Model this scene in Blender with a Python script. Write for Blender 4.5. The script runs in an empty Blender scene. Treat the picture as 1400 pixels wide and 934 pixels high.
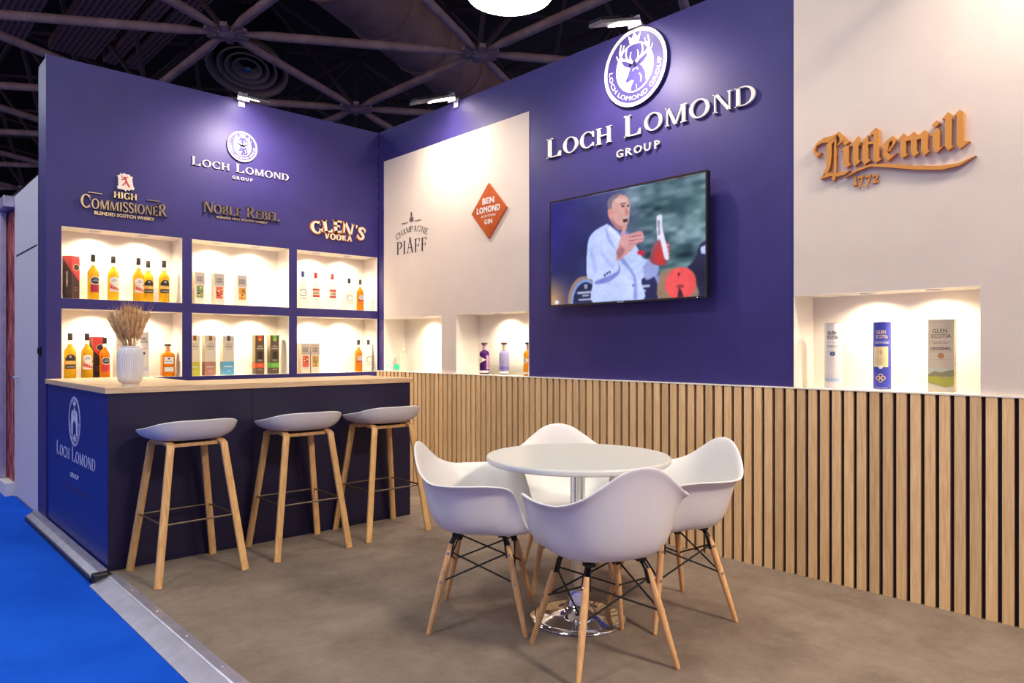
import bpy, math, random
import numpy as np
from mathutils import Vector, Matrix
from mathutils.geometry import tessellate_polygon
random.seed(7)
SC = bpy.context.scene
COL = SC.collection
PI = math.pi
R = math.radians

# ------------------------------------------------------------------ camera, world, light
cd = bpy.data.cameras.new('camera'); cam = bpy.data.objects.new('camera', cd); COL.objects.link(cam)
cd.sensor_width = 36; cd.lens = 979 / 1400 * 36; cd.shift_y = 10 / 1400; cd.clip_end = 200
cam.location = (-4.0237, -6.3619, 1.30); cam.rotation_euler = (R(90), 0, R(-42.9))
SC.camera = cam
SC.view_settings.view_transform = 'Standard'; SC.view_settings.look = 'None'
SC.view_settings.exposure = 1.1; SC.view_settings.gamma = 1
w = bpy.data.worlds.new('hall_air'); SC.world = w; w.use_nodes = True
w.node_tree.nodes['Background'].inputs[0].default_value = (0.74, 0.63, 1.0, 1)
w.node_tree.nodes['Background'].inputs[1].default_value = 0.235
SC.cycles.max_bounces = 8; SC.cycles.sample_clamp_indirect = 6
SC.cycles.caustics_reflective = False; SC.cycles.caustics_refractive = False

def light(kind, loc, energy, color=(1, 1, 1), aim=None, size=.1, spot=None, blend=.5):
    d = bpy.data.lights.new(kind.lower() + '_light', kind); d.energy = energy; d.color = color
    if kind == 'AREA': d.shape = 'DISK'; d.size = size
    else: d.shadow_soft_size = size
    if kind == 'SPOT': d.spot_size = R(spot); d.spot_blend = blend
    o = bpy.data.objects.new(d.name, d); COL.objects.link(o); o.location = loc
    if aim is not None:
        o.rotation_euler = (Vector(aim) - Vector(loc)).to_track_quat('-Z', 'Y').to_euler()
    return o

COOL = (.86, .92, 1.0); WARM = (1.0, .86, .70)
# round hall lamps hanging under the roof (each has its own lamp body further down)
HALL_LAMPS = [(1.387, -.503, 5.3), (-1.6, -3.9, 5.3), (-4.6, -3.9, 5.3), (-4.6, -.5, 5.3), (-1.3, -9.6, 5.3), (-4.6, -7.3, 5.3), (-7.6, -3.9, 5.3), (-4.6, 2.9, 5.3), (-4.6, 6.5, 5.3)]
HALL_W = [10, 7, 13, 12, 225, 14, 12, 16, 12]
for p, e in zip(HALL_LAMPS, HALL_W):
    light('AREA', (p[0], p[1], p[2] - .115), e, (1, .83, .62) if p[0] > -2 else (.84, .9, 1), aim=(p[0], p[1], 0), size=1.0)
# arm spotlights on the wall tops: foot on the wall, head out in front of it
ARMS = [('left', -1.43, 0), ('right', 0, -1.30), ('right', 0, -3.33), ('right', 0, -5.75)]
ARM_W = {-1.30: 32, -3.33: 38, -5.75: 16}
for side, x, y in ARMS:
    if side == 'left':
        light('SPOT', (x, -.52, 3.33), 38, WARM, aim=(x, .0, 2.45), size=.06, spot=165, blend=.9)
    else:
        light('SPOT', (-.52, y, 3.33), ARM_W[y], WARM, aim=(0, y, 2.45), size=.06, spot=165, blend=.9)

# ------------------------------------------------------------------ materials
def lin(c):
    return tuple(((v / 255) / 12.92 if v / 255 <= .04045 else ((v / 255 + .055) / 1.055) ** 2.4) for v in c) + (1,)
MATS = {}
def mat(name, col, rough=.5, metal=0, spec=.5, trans=0, ior=1.45, emit=0, coat=0, alpha=1):
    if name in MATS: return MATS[name]
    m = bpy.data.materials.new(name); m.use_nodes = True
    b = m.node_tree.nodes['Principled BSDF']; c = lin(col)
    b.inputs['Base Color'].default_value = c; b.inputs['Roughness'].default_value = rough
    b.inputs['Metallic'].default_value = metal; b.inputs['Specular IOR Level'].default_value = spec
    b.inputs['Transmission Weight'].default_value = trans; b.inputs['IOR'].default_value = ior
    b.inputs['Coat Weight'].default_value = coat
    if emit: b.inputs['Emission Color'].default_value = c; b.inputs['Emission Strength'].default_value = emit
    MATS[name] = m
    return m
def nodes(m): return m.node_tree.nodes, m.node_tree.links, m.node_tree.nodes['Principled BSDF']
def noise_tint(m, c1, c2, scale=(1, 1, 1), nscale=5, detail=5, lo=.35, hi=.65, bump=0, bscale=300, rnd=False, bdist=.002, rough=.6):
    """colour from stretched noise between two paints, fine bump on top"""
    n, l, b = nodes(m)
    tc = n.new('ShaderNodeTexCoord'); mp = n.new('ShaderNodeMapping'); mp.inputs['Scale'].default_value = scale
    l.new(tc.outputs['Object'], mp.inputs['Vector'])
    src = mp.outputs[0]
    if rnd:
        oi = n.new('ShaderNodeObjectInfo'); mul = n.new('ShaderNodeMath'); mul.operation = 'MULTIPLY'; mul.inputs[1].default_value = 60
        l.new(oi.outputs['Random'], mul.inputs[0]); add = n.new('ShaderNodeVectorMath'); add.operation = 'ADD'
        cb = n.new('ShaderNodeCombineXYZ'); l.new(mul.outputs[0], cb.inputs[0]); l.new(mul.outputs[0], cb.inputs[2])
        l.new(src, add.inputs[0]); l.new(cb.outputs[0], add.inputs[1]); src = add.outputs[0]
    t = n.new('ShaderNodeTexNoise'); t.inputs['Scale'].default_value = nscale; t.inputs['Detail'].default_value = detail
    t.inputs['Roughness'].default_value = rough
    l.new(src, t.inputs['Vector'])
    cr = n.new('ShaderNodeValToRGB'); cr.color_ramp.elements[0].position = lo; cr.color_ramp.elements[1].position = hi
    cr.color_ramp.elements[0].color = lin(c1); cr.color_ramp.elements[1].color = lin(c2)
    l.new(t.outputs['Fac'], cr.inputs[0]); out = cr.outputs[0]
    if rnd:
        hs = n.new('ShaderNodeHueSaturation'); ma = n.new('ShaderNodeMapRange'); ma.inputs[3].default_value = .84; ma.inputs[4].default_value = 1.12
        l.new(oi.outputs['Random'], ma.inputs[0]); l.new(ma.outputs[0], hs.inputs['Value']); l.new(out, hs.inputs['Color']); out = hs.outputs[0]
    l.new(out, b.inputs['Base Color'])
    if bump:
        t2 = n.new('ShaderNodeTexNoise'); t2.inputs['Scale'].default_value = bscale; t2.inputs['Detail'].default_value = 2
        l.new(mp.outputs[0], t2.inputs['Vector'])
        bp = n.new('ShaderNodeBump'); bp.inputs['Strength'].default_value = bump; bp.inputs['Distance'].default_value = bdist
        l.new(t2.outputs['Fac'], bp.inputs['Height']); l.new(bp.outputs[0], b.inputs['Normal'])
    return m
BLUE = noise_tint(mat('blue_paint', (52, 44, 110), .5, spec=.4), (50, 42, 106), (55, 47, 114), nscale=3, bump=.15, bscale=150)
NAVY = noise_tint(mat('navy_laminate', (30, 24, 62), .4), (26, 20, 50), (29, 23, 55), nscale=2)
CBLUE_LIT = mat('counter_blue_lit', (24, 34, 116), .4)  # counter side painted brighter, with hall light and blue carpet bounce in the colour
WHITE_FAB = noise_tint(mat('white_fabric', (226, 214, 204), .8), (214, 198, 186), (220, 205, 193), nscale=2, bump=.25, bscale=500)
WHITE = mat('niche_white', (236, 228, 216), .6)
OAK = noise_tint(mat('oak_slat', (200, 160, 112), .5), (212, 168, 118), (236, 202, 154), scale=(30, 30, 1.6), nscale=3, detail=8, rnd=True, bump=.1, bscale=60, rough=.7)
GAP = mat('dark_backing', (26, 20, 44), .8)
OAKTOP = noise_tint(mat('oak_worktop', (214, 180, 140), .4), (192, 154, 112), (226, 196, 160), scale=(1.5, 26, 26), nscale=2.5, detail=8, rough=.7)
OAKTOPY = noise_tint(mat('oak_worktop_side', (214, 180, 140), .4), (192, 154, 112), (226, 196, 160), scale=(26, 1.5, 26), nscale=2.5, detail=8, rough=.7)
LEG = noise_tint(mat('oak_leg', (208, 160, 98), .4), (204, 152, 92), (232, 188, 128), scale=(40, 40, 3), nscale=2, detail=6, rnd=True, rough=.65)
BEECH = noise_tint(mat('beech_leg', (214, 164, 104), .35), (210, 156, 98), (236, 188, 134), scale=(40, 40, 3), nscale=2, detail=6, rnd=True, rough=.65)
CARPET = noise_tint(mat('grey_carpet', (140, 126, 112), .95, spec=.1), (116, 101, 91), (152, 135, 123), nscale=2.6, detail=9, lo=.3, hi=.68, bump=.8, bscale=300, bdist=.006, rough=.78)
AISLE = noise_tint(mat('blue_carpet', (18, 80, 200), .95, spec=.1), (14, 76, 198), (24, 92, 220), nscale=1.5, detail=8, bump=.5, bscale=400, bdist=.004)
PLASTIC = mat('white_plastic', (228, 224, 224), .38)
STOOLP = mat('stool_plastic', (214, 208, 206), .42)
TABLEW = mat('white_laminate', (212, 210, 208), .3)
CHROME = mat('chrome', (225, 225, 228), .06, metal=1)
BLACKM = mat('black_steel', (18, 17, 18), .4)
ALU = noise_tint(mat('aluminium', (196, 192, 200), .38, metal=.75), (186, 180, 202), (204, 198, 218), nscale=9, detail=6)
SIGNW = mat('sign_white', (222, 217, 212), .45)
BRONZE = mat('bronze_edge', (214, 190, 148), .35, metal=.7)
DARKMET = mat('dark_metal_face', (150, 132, 112), .3, metal=.85)
GOLD = mat('gold_paint', (206, 138, 62), .5, metal=.1)
SIGNBLK = mat('black_vinyl', (28, 22, 28), .6)
COPPER = noise_tint(mat('copper_board', (196, 92, 34), .35, metal=.3), (188, 84, 30), (206, 100, 42), nscale=6)
ROOF = noise_tint(mat('roof_dark', (18, 16, 20), .9), (10, 9, 12), (26, 23, 27), nscale=1.2)
TUBE = noise_tint(mat('roof_tube', (92, 80, 84), .6), (176, 140, 122), (206, 168, 144), nscale=3)
DUCT = noise_tint(mat('duct_sheet', (112, 98, 92), .7), (176, 134, 104), (200, 158, 124), nscale=2)
SCREW = mat('screw_steel', (200, 200, 205), .3, metal=1)
LAMPON = mat('lamp_diffuser', (246, 255, 236), .5, emit=7)
DOWNON = mat('downlight_lens', (255, 236, 200), .5, emit=14)
SPOTON = mat('spot_lens', (255, 244, 225), .5, emit=12)
FIX = mat('fixture_grey', (120, 116, 116), .45, metal=.6)

# ------------------------------------------------------------------ mesh helpers
class MB:
    def __init__(s): s.v = []; s.f = []
    def add(s, vs, fs):
        o = len(s.v); s.v += [tuple(v) for v in vs]; s.f += [tuple(i + o for i in f) for f in fs]; return s
    def box(s, a, b):
        x0, y0, z0 = a; x1, y1, z1 = b
        return s.add([(x0, y0, z0), (x1, y0, z0), (x1, y1, z0), (x0, y1, z0), (x0, y0, z1), (x1, y0, z1), (x1, y1, z1), (x0, y1, z1)],
                     [(0, 3, 2, 1), (4, 5, 6, 7), (0, 1, 5, 4), (1, 2, 6, 5), (2, 3, 7, 6), (3, 0, 4, 7)])
    def tube(s, p0, p1, r0, r1=None, n=10, up=None):
        r1 = r0 if r1 is None else r1; p0 = Vector(p0); p1 = Vector(p1); d = (p1 - p0).normalized()
        a = d.orthogonal().normalized(); b = d.cross(a)
        vs = [];
        for p, r in ((p0, r0), (p1, r1)):
            for k in range(n):
                t = 2 * PI * k / n; vs.append(p + a * r * math.cos(t) + b * r * math.sin(t))
        fs = [(k, (k + 1) % n, n + (k + 1) % n, n + k) for k in range(n)] + [tuple(range(n - 1, -1, -1)), tuple(range(n, 2 * n))]
        return s.add(vs, fs)
    def path(s, pts, r, n=8, rect=None):
        """swept tube (or rect (w,t,widthdir)) along points"""
        P = [Vector(p) for p in pts]; rings = []
        for i, p in enumerate(P):
            d = (P[min(i + 1, len(P) - 1)] - P[max(i - 1, 0)]).normalized()
            if rect:
                wv = Vector(rect[2]); wv = (wv - d * wv.dot(d)).normalized(); t = d.cross(wv)
                hw, ht = rect[0] / 2, rect[1] / 2; c = min(hw, ht) * .25
                rings.append([p + wv * a + t * b for a, b in ((-hw + c, -ht), (hw - c, -ht), (hw, -ht + c), (hw, ht - c), (hw - c, ht), (-hw + c, ht), (-hw, ht - c), (-hw, -ht + c))])
            else:
                rr = r[i] if isinstance(r, (list, tuple)) else r
                a = d.cross(Vector((0, 0, 1)));
                if a.length < .05: a = d.cross(Vector((1, 0, 0)))
                a.normalize(); b = d.cross(a)
                rings.append([p + a * rr * math.cos(2 * PI * k / n) + b * rr * math.sin(2 * PI * k / n) for k in range(n)])
        m = len(rings[0]); vs = [v for r_ in rings for v in r_]; fs = []
        for i in range(len(rings) - 1):
            for k in range(m):
                fs.append((i * m + k, i * m + (k + 1) % m, (i + 1) * m + (k + 1) % m, (i + 1) * m + k))
        fs += [tuple(range(m - 1, -1, -1)), tuple((len(rings) - 1) * m + k for k in range(m))]
        return s.add(vs, fs)
    def lathe(s, prof, n=24, c=(0, 0, 0), flat=1.0, cap=True, sx=1.0):
        vs = []; m = len(prof)
        for r, z in prof:
            for k in range(n):
                t = 2 * PI * k / n; vs.append((c[0] + r * math.cos(t) * sx, c[1] + r * math.sin(t) * flat, c[2] + z))
        fs = [(i * n + k, i * n + (k + 1) % n, (i + 1) * n + (k + 1) % n, (i + 1) * n + k) for i in range(m - 1) for k in range(n)]
        if cap: fs += [tuple(range(n - 1, -1, -1)), tuple((m - 1) * n + k for k in range(n))]
        return s.add(vs, fs)
    def plate(s, shape, y0, y1):
        """2-D shape (verts, tris) in x-z extruded between y0 (front) and y1"""
        V, T = shape; n = len(V)
        vs = [(x, y0, z) for x, z in V] + [(x, y1, z) for x, z in V]
        fs = [];
        cnt = {}
        for t in T:
            x = [V[i] for i in t]
            A = sum(x[i][0] * x[(i + 1) % len(x)][1] - x[(i + 1) % len(x)][0] * x[i][1] for i in range(len(x)))
            t = tuple(t) if A > 0 else tuple(reversed(t))
            fs.append(t); fs.append(tuple(n + i for i in reversed(t)))
            for i in range(len(t)):
                e = (t[i], t[(i + 1) % len(t)]); cnt[e] = 1
        for (a, b) in cnt:
            if (b, a) not in cnt: fs.append((b, a, n + a, n + b))
        return s.add(vs, fs)
    def build(s, name, m, parent=None, smooth=None, loc=None, bevel=0):
        me = bpy.data.meshes.new(name); me.from_pydata([tuple(v) for v in s.v], [], s.f); me.update()
        o = bpy.data.objects.new(name, me); COL.objects.link(o)
        if m: me.materials.append(m)
        if smooth:
            me.polygons.foreach_set('use_smooth', [True] * len(me.polygons)); me.set_sharp_from_angle(angle=R(smooth))
        if parent: o.parent = parent
        if loc: o.location = loc
        if bevel:
            b = o.modifiers.new('bevel', 'BEVEL'); b.width = bevel; b.segments = 2; b.limit_method = 'ANGLE'
        return o
def tag(o, label, cat, group=None):
    o['label'] = label; o['category'] = cat
    if group: o['group'] = group
    return o
def empty(name, loc=(0, 0, 0), rz=0):
    o = bpy.data.objects.new(name, None); COL.objects.link(o); o.location = loc; o.rotation_euler.z = R(rz); o.empty_display_size = .05
    return o
def thing(name, label, cat, loc=(0, 0, 0), rz=0, group=None):
    return tag(empty(name, loc, rz), label, cat, group)
def struct(o): o['kind'] = 'structure'; return o
def copy_tree(o, parent=None):
    c = o.copy(); COL.objects.link(c); c.parent = parent
    for ch in [q for q in bpy.data.objects if q.parent == o and q is not c]: copy_tree(ch, c)
    return c

# ------------------------------------------------------------------ 2-D shapes and lettering
def poly(*loops):
    """outer loop (plus holes) -> (verts, tris)"""
    V = [tuple(p) for lp in loops for p in lp]
    T = tessellate_polygon([[Vector((p[0], p[1], 0)) for p in lp] for lp in loops])
    return V, [tuple(t) for t in T]
def join(shapes):
    V = []; T = []
    for v, t in shapes:
        o = len(V); V += list(v); T += [tuple(i + o for i in q) for q in t]
    return V, T
def xf(shape, sx=1, sz=1, dx=0, dz=0, rot=0, shear=0):
    c, s = math.cos(rot), math.sin(rot); out = []
    for x, z in shape[0]:
        x, z = x * sx + z * sz * shear, z * sz
        out.append((x * c - z * s + dx, x * s + z * c + dz))
    return out, shape[1]
def bounds(shape):
    xs = [p[0] for p in shape[0]]; zs = [p[1] for p in shape[0]]
    return min(xs), max(xs), min(zs), max(zs)
def ell(cx, cz, rx, rz, n=28, a0=0, a1=360):
    full = abs(a1 - a0) >= 360; m = n if full else n + 1
    return [(cx + rx * math.cos(R(a0 + (a1 - a0) * k / n)), cz + rz * math.sin(R(a0 + (a1 - a0) * k / n))) for k in range(m)]
def ring(cx, cz, ro, ri, n=40):
    V = ell(cx, cz, *ro, n=n) + ell(cx, cz, *ri, n=n)
    return V, [(k, (k + 1) % n, n + (k + 1) % n, n + k) for k in range(n)]
def ribbon(pts, ws):
    P = [Vector(p) for p in pts]; A = []; B = []
    for i, p in enumerate(P):
        d = (P[min(i + 1, len(P) - 1)] - P[max(i - 1, 0)]).normalized(); nn = Vector((-d.y, d.x)); w_ = ws[i] if isinstance(ws, (list, tuple)) else ws
        A.append(tuple(p + nn * w_ / 2)); B.append(tuple(p - nn * w_ / 2))
    n = len(P); return A + B, [(i, i + 1, n + i + 1, n + i) for i in range(n - 1)]
def smooth_pts(ctrl, n=8):
    out = []; C_ = [Vector(p) for p in ctrl]; C_ = [C_[0]] + C_ + [C_[-1]]
    for i in range(1, len(C_) - 2):
        for k in range(n):
            t = k / n; a, b, c, d = C_[i - 1:i + 3]
            out.append(.5 * ((2 * b) + (c - a) * t + (2 * a - 5 * b + 4 * c - d) * t * t + (3 * b - a - 3 * c + d) * t ** 3))
    out.append(C_[-2]); return out
def rect(x0, z0, x1, z1): return poly([(x0, z0), (x1, z0), (x1, z1), (x0, z1)])
def glyph(c, s=.15, h=.055, e=.07, t=.045):
    """one roman capital of height 1: (advance, shape)"""
    G = []
    def ser(x, w_, lo=True, hi=True):
        for z, on in ((0, lo), (1 - t, hi)):
            if on: G.append(rect(x - e, z, x + w_ + e, z + t))
    def stem(x, w_=s, lo=True, hi=True): G.append(rect(x, 0, x + w_, 1)); ser(x, w_, lo, hi)
    def halfring(x, z0, z1, rx):
        cz = (z0 + z1) / 2; ro = (z1 - z0) / 2; n = 16
        V = ell(x, cz, rx, ro, n, -90, 90) + ell(x, cz, max(rx - s, .02), ro - h, n, -90, 90)
        G.append((V, [(k, k + 1, n + 2 + k, n + 1 + k) for k in range(n)]))
    def arc(cx, cz, rx, rz, a0, a1, n=26):
        V = ell(cx, cz, rx, rz, n, a0, a1) + ell(cx, cz, rx - s, rz - h, n, a0, a1)
        G.append((V, [(k, k + 1, n + 2 + k, n + 1 + k) for k in range(n)]))
    def line(x0, z0, x1, z1, w_):
        G.append(poly([(x0 - w_ / 2, z0), (x0 + w_ / 2, z0), (x1 + w_ / 2, z1), (x1 - w_ / 2, z1)]))
    if c == ' ': return .38, ([], [])
    if c == 'L': stem(e); G.append(poly([(e, 0), (.70, 0), (.72, .26), (.66, .26), (.56, t + .01), (e, t + .01)])); adv = .76
    elif c == 'O': G.append(ring(.47, .5, (.46, .515), (.46 - s, .515 - h))); adv = .96
    elif c == 'Q': adv = .96
    elif c in 'CG':
        arc(.47, .5, .46, .515, 42, 318); G.append(rect(.76, .62, .80, .97))
        if c == 'G': G.append(rect(.66, .08, .66 + s, .42)); G.append(rect(.66 - e, .42 - t, .66 + s + e, .42)); adv = .93
        else: G.append(rect(.76, .06, .80, .28)); adv = .86
    elif c == 'H': stem(e); stem(.66); G.append(rect(e, .48, .70, .48 + h)); adv = .66 + s + e
    elif c == 'I': stem(e); adv = s + 2 * e
    elif c == 'M': stem(e, h); stem(.82); line(e + s * .35, 1, .5, .0, s * .95); line(.5, .0, .85, 1, h * 1.2); adv = .82 + s + e
    elif c == 'N': stem(e, h); stem(.70, h, lo=False); line(e + s * .4, 1, .72, 0, s); adv = .70 + h + e
    elif c == 'D': stem(e); halfring(.38, 0, 1, .48); G.append(rect(e, 0, .38, h)); G.append(rect(e, 1 - h, .38, 1)); adv = .90
    elif c == 'P': stem(e); halfring(.34, .44, 1, .32); G.append(rect(e, .44, .34, .44 + h)); G.append(rect(e, 1 - h, .34, 1)); adv = .70
    elif c == 'R': stem(e); halfring(.36, .46, 1, .32); G.append(rect(e, .46, .36, .46 + h)); G.append(rect(e, 1 - h, .36, 1)); line(.38, .48, .72, 0, s); G.append(rect(.66, 0, .86, t)); adv = .86
    elif c == 'B': stem(e); halfring(.34, .50, 1, .28); halfring(.36, 0, .54, .34); [G.append(rect(e, z, .37, z + h)) for z in (0, .495, 1 - h)]; adv = .75
    elif c == 'E': stem(e); [G.append(rect(e, z, x, z + h)) for z, x in ((0, .62), (.48, .5), (1 - h, .6))]; G.append(rect(.60, 0, .64, .24)); G.append(rect(.58, .78, .62, 1)); G.append(rect(.48, .38, .52, .62)); adv = .69
    elif c == 'F': stem(e); [G.append(rect(e, z, x, z + h)) for z, x in ((.48, .5), (1 - h, .6))]; G.append(rect(.58, .76, .62, 1)); G.append(rect(.48, .38, .52, .62)); adv = .66
    elif c == 'A': line(.12, 0, .42, 1, h); line(.42, 1, .74, 0, s); G.append(rect(.22, .32, .62, .32 + h)); G.append(rect(.02, 0, .24, t)); G.append(rect(.60, 0, .88, t)); adv = .86
    elif c == 'S':
        p = smooth_pts([(.56, .78), (.44, .95), (.26, .97), (.12, .82), (.16, .64), (.34, .52), (.52, .38), (.56, .2), (.42, .04), (.24, .03), (.08, .2)], 4)
        n = len(p) - 1; G.append(ribbon(p, [h + (s - h) * math.sin(PI * i / n) ** 1.3 for i in range(n + 1)])); G.append(rect(.55, .68, .59, .98)); G.append(rect(.05, .02, .09, .32)); adv = .64
    elif c == "'": G.append(poly([(.05, 1), (.2, 1), (.12, .7)])); adv = .22
    elif c == 'V': line(.12, 1, .42, 0, s); line(.42, 0, .7, 1, h); G.append(rect(.0, 1 - t, .28, 1)); G.append(rect(.6, 1 - t, .82, 1)); adv = .8
    elif c == 'K': stem(e); line(.66, 1, .28, .46, h * 1.5); line(.36, .56, .68, 0, s); G.append(rect(.6, 0, .82, t)); G.append(rect(.56, 1 - t, .78, 1)); adv = .82
    else: adv = .5
    return adv, join(G) if G else ([], [])
def serif(text, cap=1.0, small=None, gap=.06, width=None, **k):
    """list of letter shapes, baseline at 0, centred on x=0; lower-case letters become small capitals"""
    out = []; x = 0
    for ch in text:
        sc = cap if (small is None or ch.isupper() or not ch.isalpha()) else small
        adv, sh = glyph(ch.upper(), **k)
        if sh[0]: out.append(xf(sh, sc, sc, x, 0))
        x += adv * sc + gap * cap
    tot = x - gap * cap; f = width / tot if width else 1
    return [xf(s_, f, 1, -tot * f / 2, 0) for s_ in out]
_tc = {}
def sans(text, size=1.0, width=None, height=None, bold=0.0, spacing=1.0):
    """shape of a line in the built-in sans face, centred on x, baseline 0"""
    key = (text, bold, spacing)
    if key not in _tc:
        cu = bpy.data.curves.new('line_of_text', 'FONT'); cu.body = text; cu.size = 1; cu.resolution_u = 2; cu.offset = bold; cu.space_character = spacing
        o = bpy.data.objects.new('line_of_text', cu); COL.objects.link(o)
        dg = bpy.context.evaluated_depsgraph_get(); me = bpy.data.meshes.new_from_object(o.evaluated_get(dg))
        V = [(v.co.x, v.co.y) for v in me.vertices]; T = [tuple(p.vertices) for p in me.polygons]
        bpy.data.objects.remove(o); bpy.data.curves.remove(cu); bpy.data.meshes.remove(me)
        _tc[key] = (V, T)
    V, T = _tc[key]
    x0, x1, z0, z1 = bounds((V, T)); cap = .72
    sz = (height / cap) if height else size
    sx = width / (x1 - x0) if width else sz
    return [((x - (x0 + x1) / 2) * sx, z * sz) for x, z in V], T
def arch(shape, radius, up=True):
    """bend a line of text on a circle of the given radius; baseline centre stays at the origin"""
    out = []
    for x, z in shape[0]:
        if up: a = x / radius; rr = radius + z; out.append((rr * math.sin(a), rr * math.cos(a) - radius))
        else: a = x / radius; rr = radius - z; out.append((rr * math.sin(a), radius - rr * math.cos(a)))
    return out, shape[1]
def part(shape, name, m, parent, y0, y1, label=None):
    b = MB(); b.plate(shape, y0, y1); o = b.build(name, m, parent)
    if label: o['label'] = label
    return o

# ------------------------------------------------------------------ the setting
H = 3.53; X0 = -2.92
floor = struct(MB().box((X0 + .02, -9.5, -.06), (0, 0, 0)).build('floor', CARPET))
aisle = struct(MB().box((-14, -14, -.12), (20, 30, -.035)).build('floor_aisle', AISLE))
NL = [(-2.819, -1.936), (-1.855, -.976), (-.895, -.012)]      # niche x ranges, left wall
ROWS = [(1.065, 1.609), (1.690, 2.241)]
ND = .255
def wall_grid(name, xs, zs, holes, y0, y1, m, skip=()):
    """a wall slab of cells with real openings; local x along the wall, outward is -y"""
    b = MB()
    for i in range(len(xs) - 1):
        for j in range(len(zs) - 1):
            if (i, j) in holes: continue
            b.box((xs[i], y0, zs[j]), (xs[i + 1], y1, zs[j + 1]))
    return b.build(name, m)
xs = [X0] + [v for p in NL for v in p] + [.0]; zs = [0, 1.065, 1.609, 1.690, 2.241, H]
holes = {(i, j) for i in (1, 3, 5) for j in (1, 3)}
wall_left = struct(wall_grid('wall_left', xs, zs, holes, 0, .02, BLUE))
wb = MB(); wb.box((X0, .02, 0), (X0 + .02, ND + .05, H)); wb.box((X0, .02, H - .02), (.03, ND + .05, H)); wb.box((X0, ND + .03, 0), (.03, ND + .05, H - .02))
wb.build('wall_carcass', BLUE, wall_left)
def niche(parent, x0, x1, z0, z1, lights, depth=ND, off=0.0):
    t = .012; b = MB()
    e = .0006
    b.box((x0 - t, off - e, z0 - t), (x1 + t, depth, z0)) if False else b.box((x0, off, z0 - t * .0 - .001), (x1, depth, z0 + .0))
    b.box((x0, .004, z1), (x1, depth, z1 + t)); b.box((x0 - t, .021, z0), (x0, depth, z1 + t)); b.box((x1, .021, z0), (x1 + t * .9, depth, z1 + t)); b.box((x0 - t, depth, z0), (x1 + t * .9, depth + .01, z1 + t))
    b.box((x0, off, z0), (x0 + .002, .04, z1 - .002)); b.box((x1 - .002, off, z0), (x1, .04, z1 - .002)); b.box((x0, off, z1 - .002), (x1, .04, z1))
    o = b.build('niche', WHITE, parent)
    for lx in lights:
        d = MB(); d.lathe([(.040, -.004), (.042, .0), (.030, .0), (.028, -.002)], 20, (lx, .12, z1 - .0005)); dd = d.build('downlight_rim', ALU, o, 40)
        l2 = MB(); l2.lathe([(.029, -.003), (.029, .0)], 20, (lx, .12, z1 - .001)); l2.build('downlight_lens', DOWNON, o)
    return o
NICHE_W = 8
def niche_lights(M_, x0, x1, z1, lights, wt=NICHE_W):
    for lx in lights:
        p = M_ @ Vector((lx, .12, z1 - .012)); a = M_ @ Vector((lx, .19, z1 - .6))
        light('SPOT', p, wt, (1, .84, .62), aim=a, size=.02, spot=150, blend=.8)
for x0, x1 in NL:
    for z0, z1 in ROWS:
        lx = [x0 + (x1 - x0) * .29, x0 + (x1 - x0) * .69]
        niche(wall_left, x0, x1, z0, z1, lx, off=-.0006); niche_lights(Matrix(), x0, x1, z1, lx)

# right wall, built in its own frame: local x = -world y, outward = -local y
MR = Matrix.Rotation(R(-90), 4, 'Z')
NR_ = [(.112, 1.080), (1.296, 2.231), (4.433, 5.367)]
xs = [0, .112, 1.080, 1.296, 2.231, 4.433, 5.367, 7.0]; zs = [0, 1.070, 1.607, H]
wall_right = struct(wall_grid('wall_right', xs, zs, {(i, 1) for i in (1, 3, 5)}, .004, .024, BLUE))
wall_right.rotation_euler.z = R(-90)
cb = MB(); cb.box((-.02, ND + .03, 0), (7.0, ND + .05, H)); cb.box((-.02, .024, H - .02), (7.0, ND + .05, H)); cb.box((6.98, .024, 0), (7.0, ND + .05, H)); cb.build('wall_carcass', BLUE, wall_right)
def white_board(x0, x1, holes):
    b = MB(); xs_ = sorted({x0, x1} | {v for h_ in holes for v in h_ if x0 <= v <= x1})
    for i in range(len(xs_) - 1):
        mid = (xs_[i] + xs_[i + 1]) / 2
        if not any(h0 < mid < h1 for h0, h1 in holes): b.box((xs_[i], -.002, 1.078), (xs_[i + 1], .004, 1.607))
        b.box((xs_[i], -.002, 1.607), (xs_[i + 1], .004, ztop))
    b.build('white_panel', WHITE_FAB, wall_right)
ztop = 3.212; white_board(.112, 2.231, NR_); ztop = H; white_board(4.433, 7.0, NR_)
for (x0, x1), ls in zip(NR_, [(.62, .93), (1.74, 2.12), (4.80, 5.13)]):
    niche(wall_right, x0, x1, 1.070, 1.607, ls, off=-.0021); niche_lights(MR, x0, x1, 1.607, ls)
# slat cladding below: ledge, dark backing, oak slats
MB().box((0, -.001, 0), (7.0, .0035, 1.07)).build('slat_backing', GAP, wall_right)
MB().box((0.005, -.026, 1.070), (7.0, .0035, 1.078)).build('ledge', WHITE, wall_right)
sl = MB().box((-.0235, -.024, 0), (.0235, -.001, 1.0695)).build('slat', OAK, wall_right, bevel=.0012)
sl.location = (.030, 0, 0); y = .030
while y < 6.9:
    y += .0665
    c = sl.copy(); COL.objects.link(c); c.location = (y, 0, 0)

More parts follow.
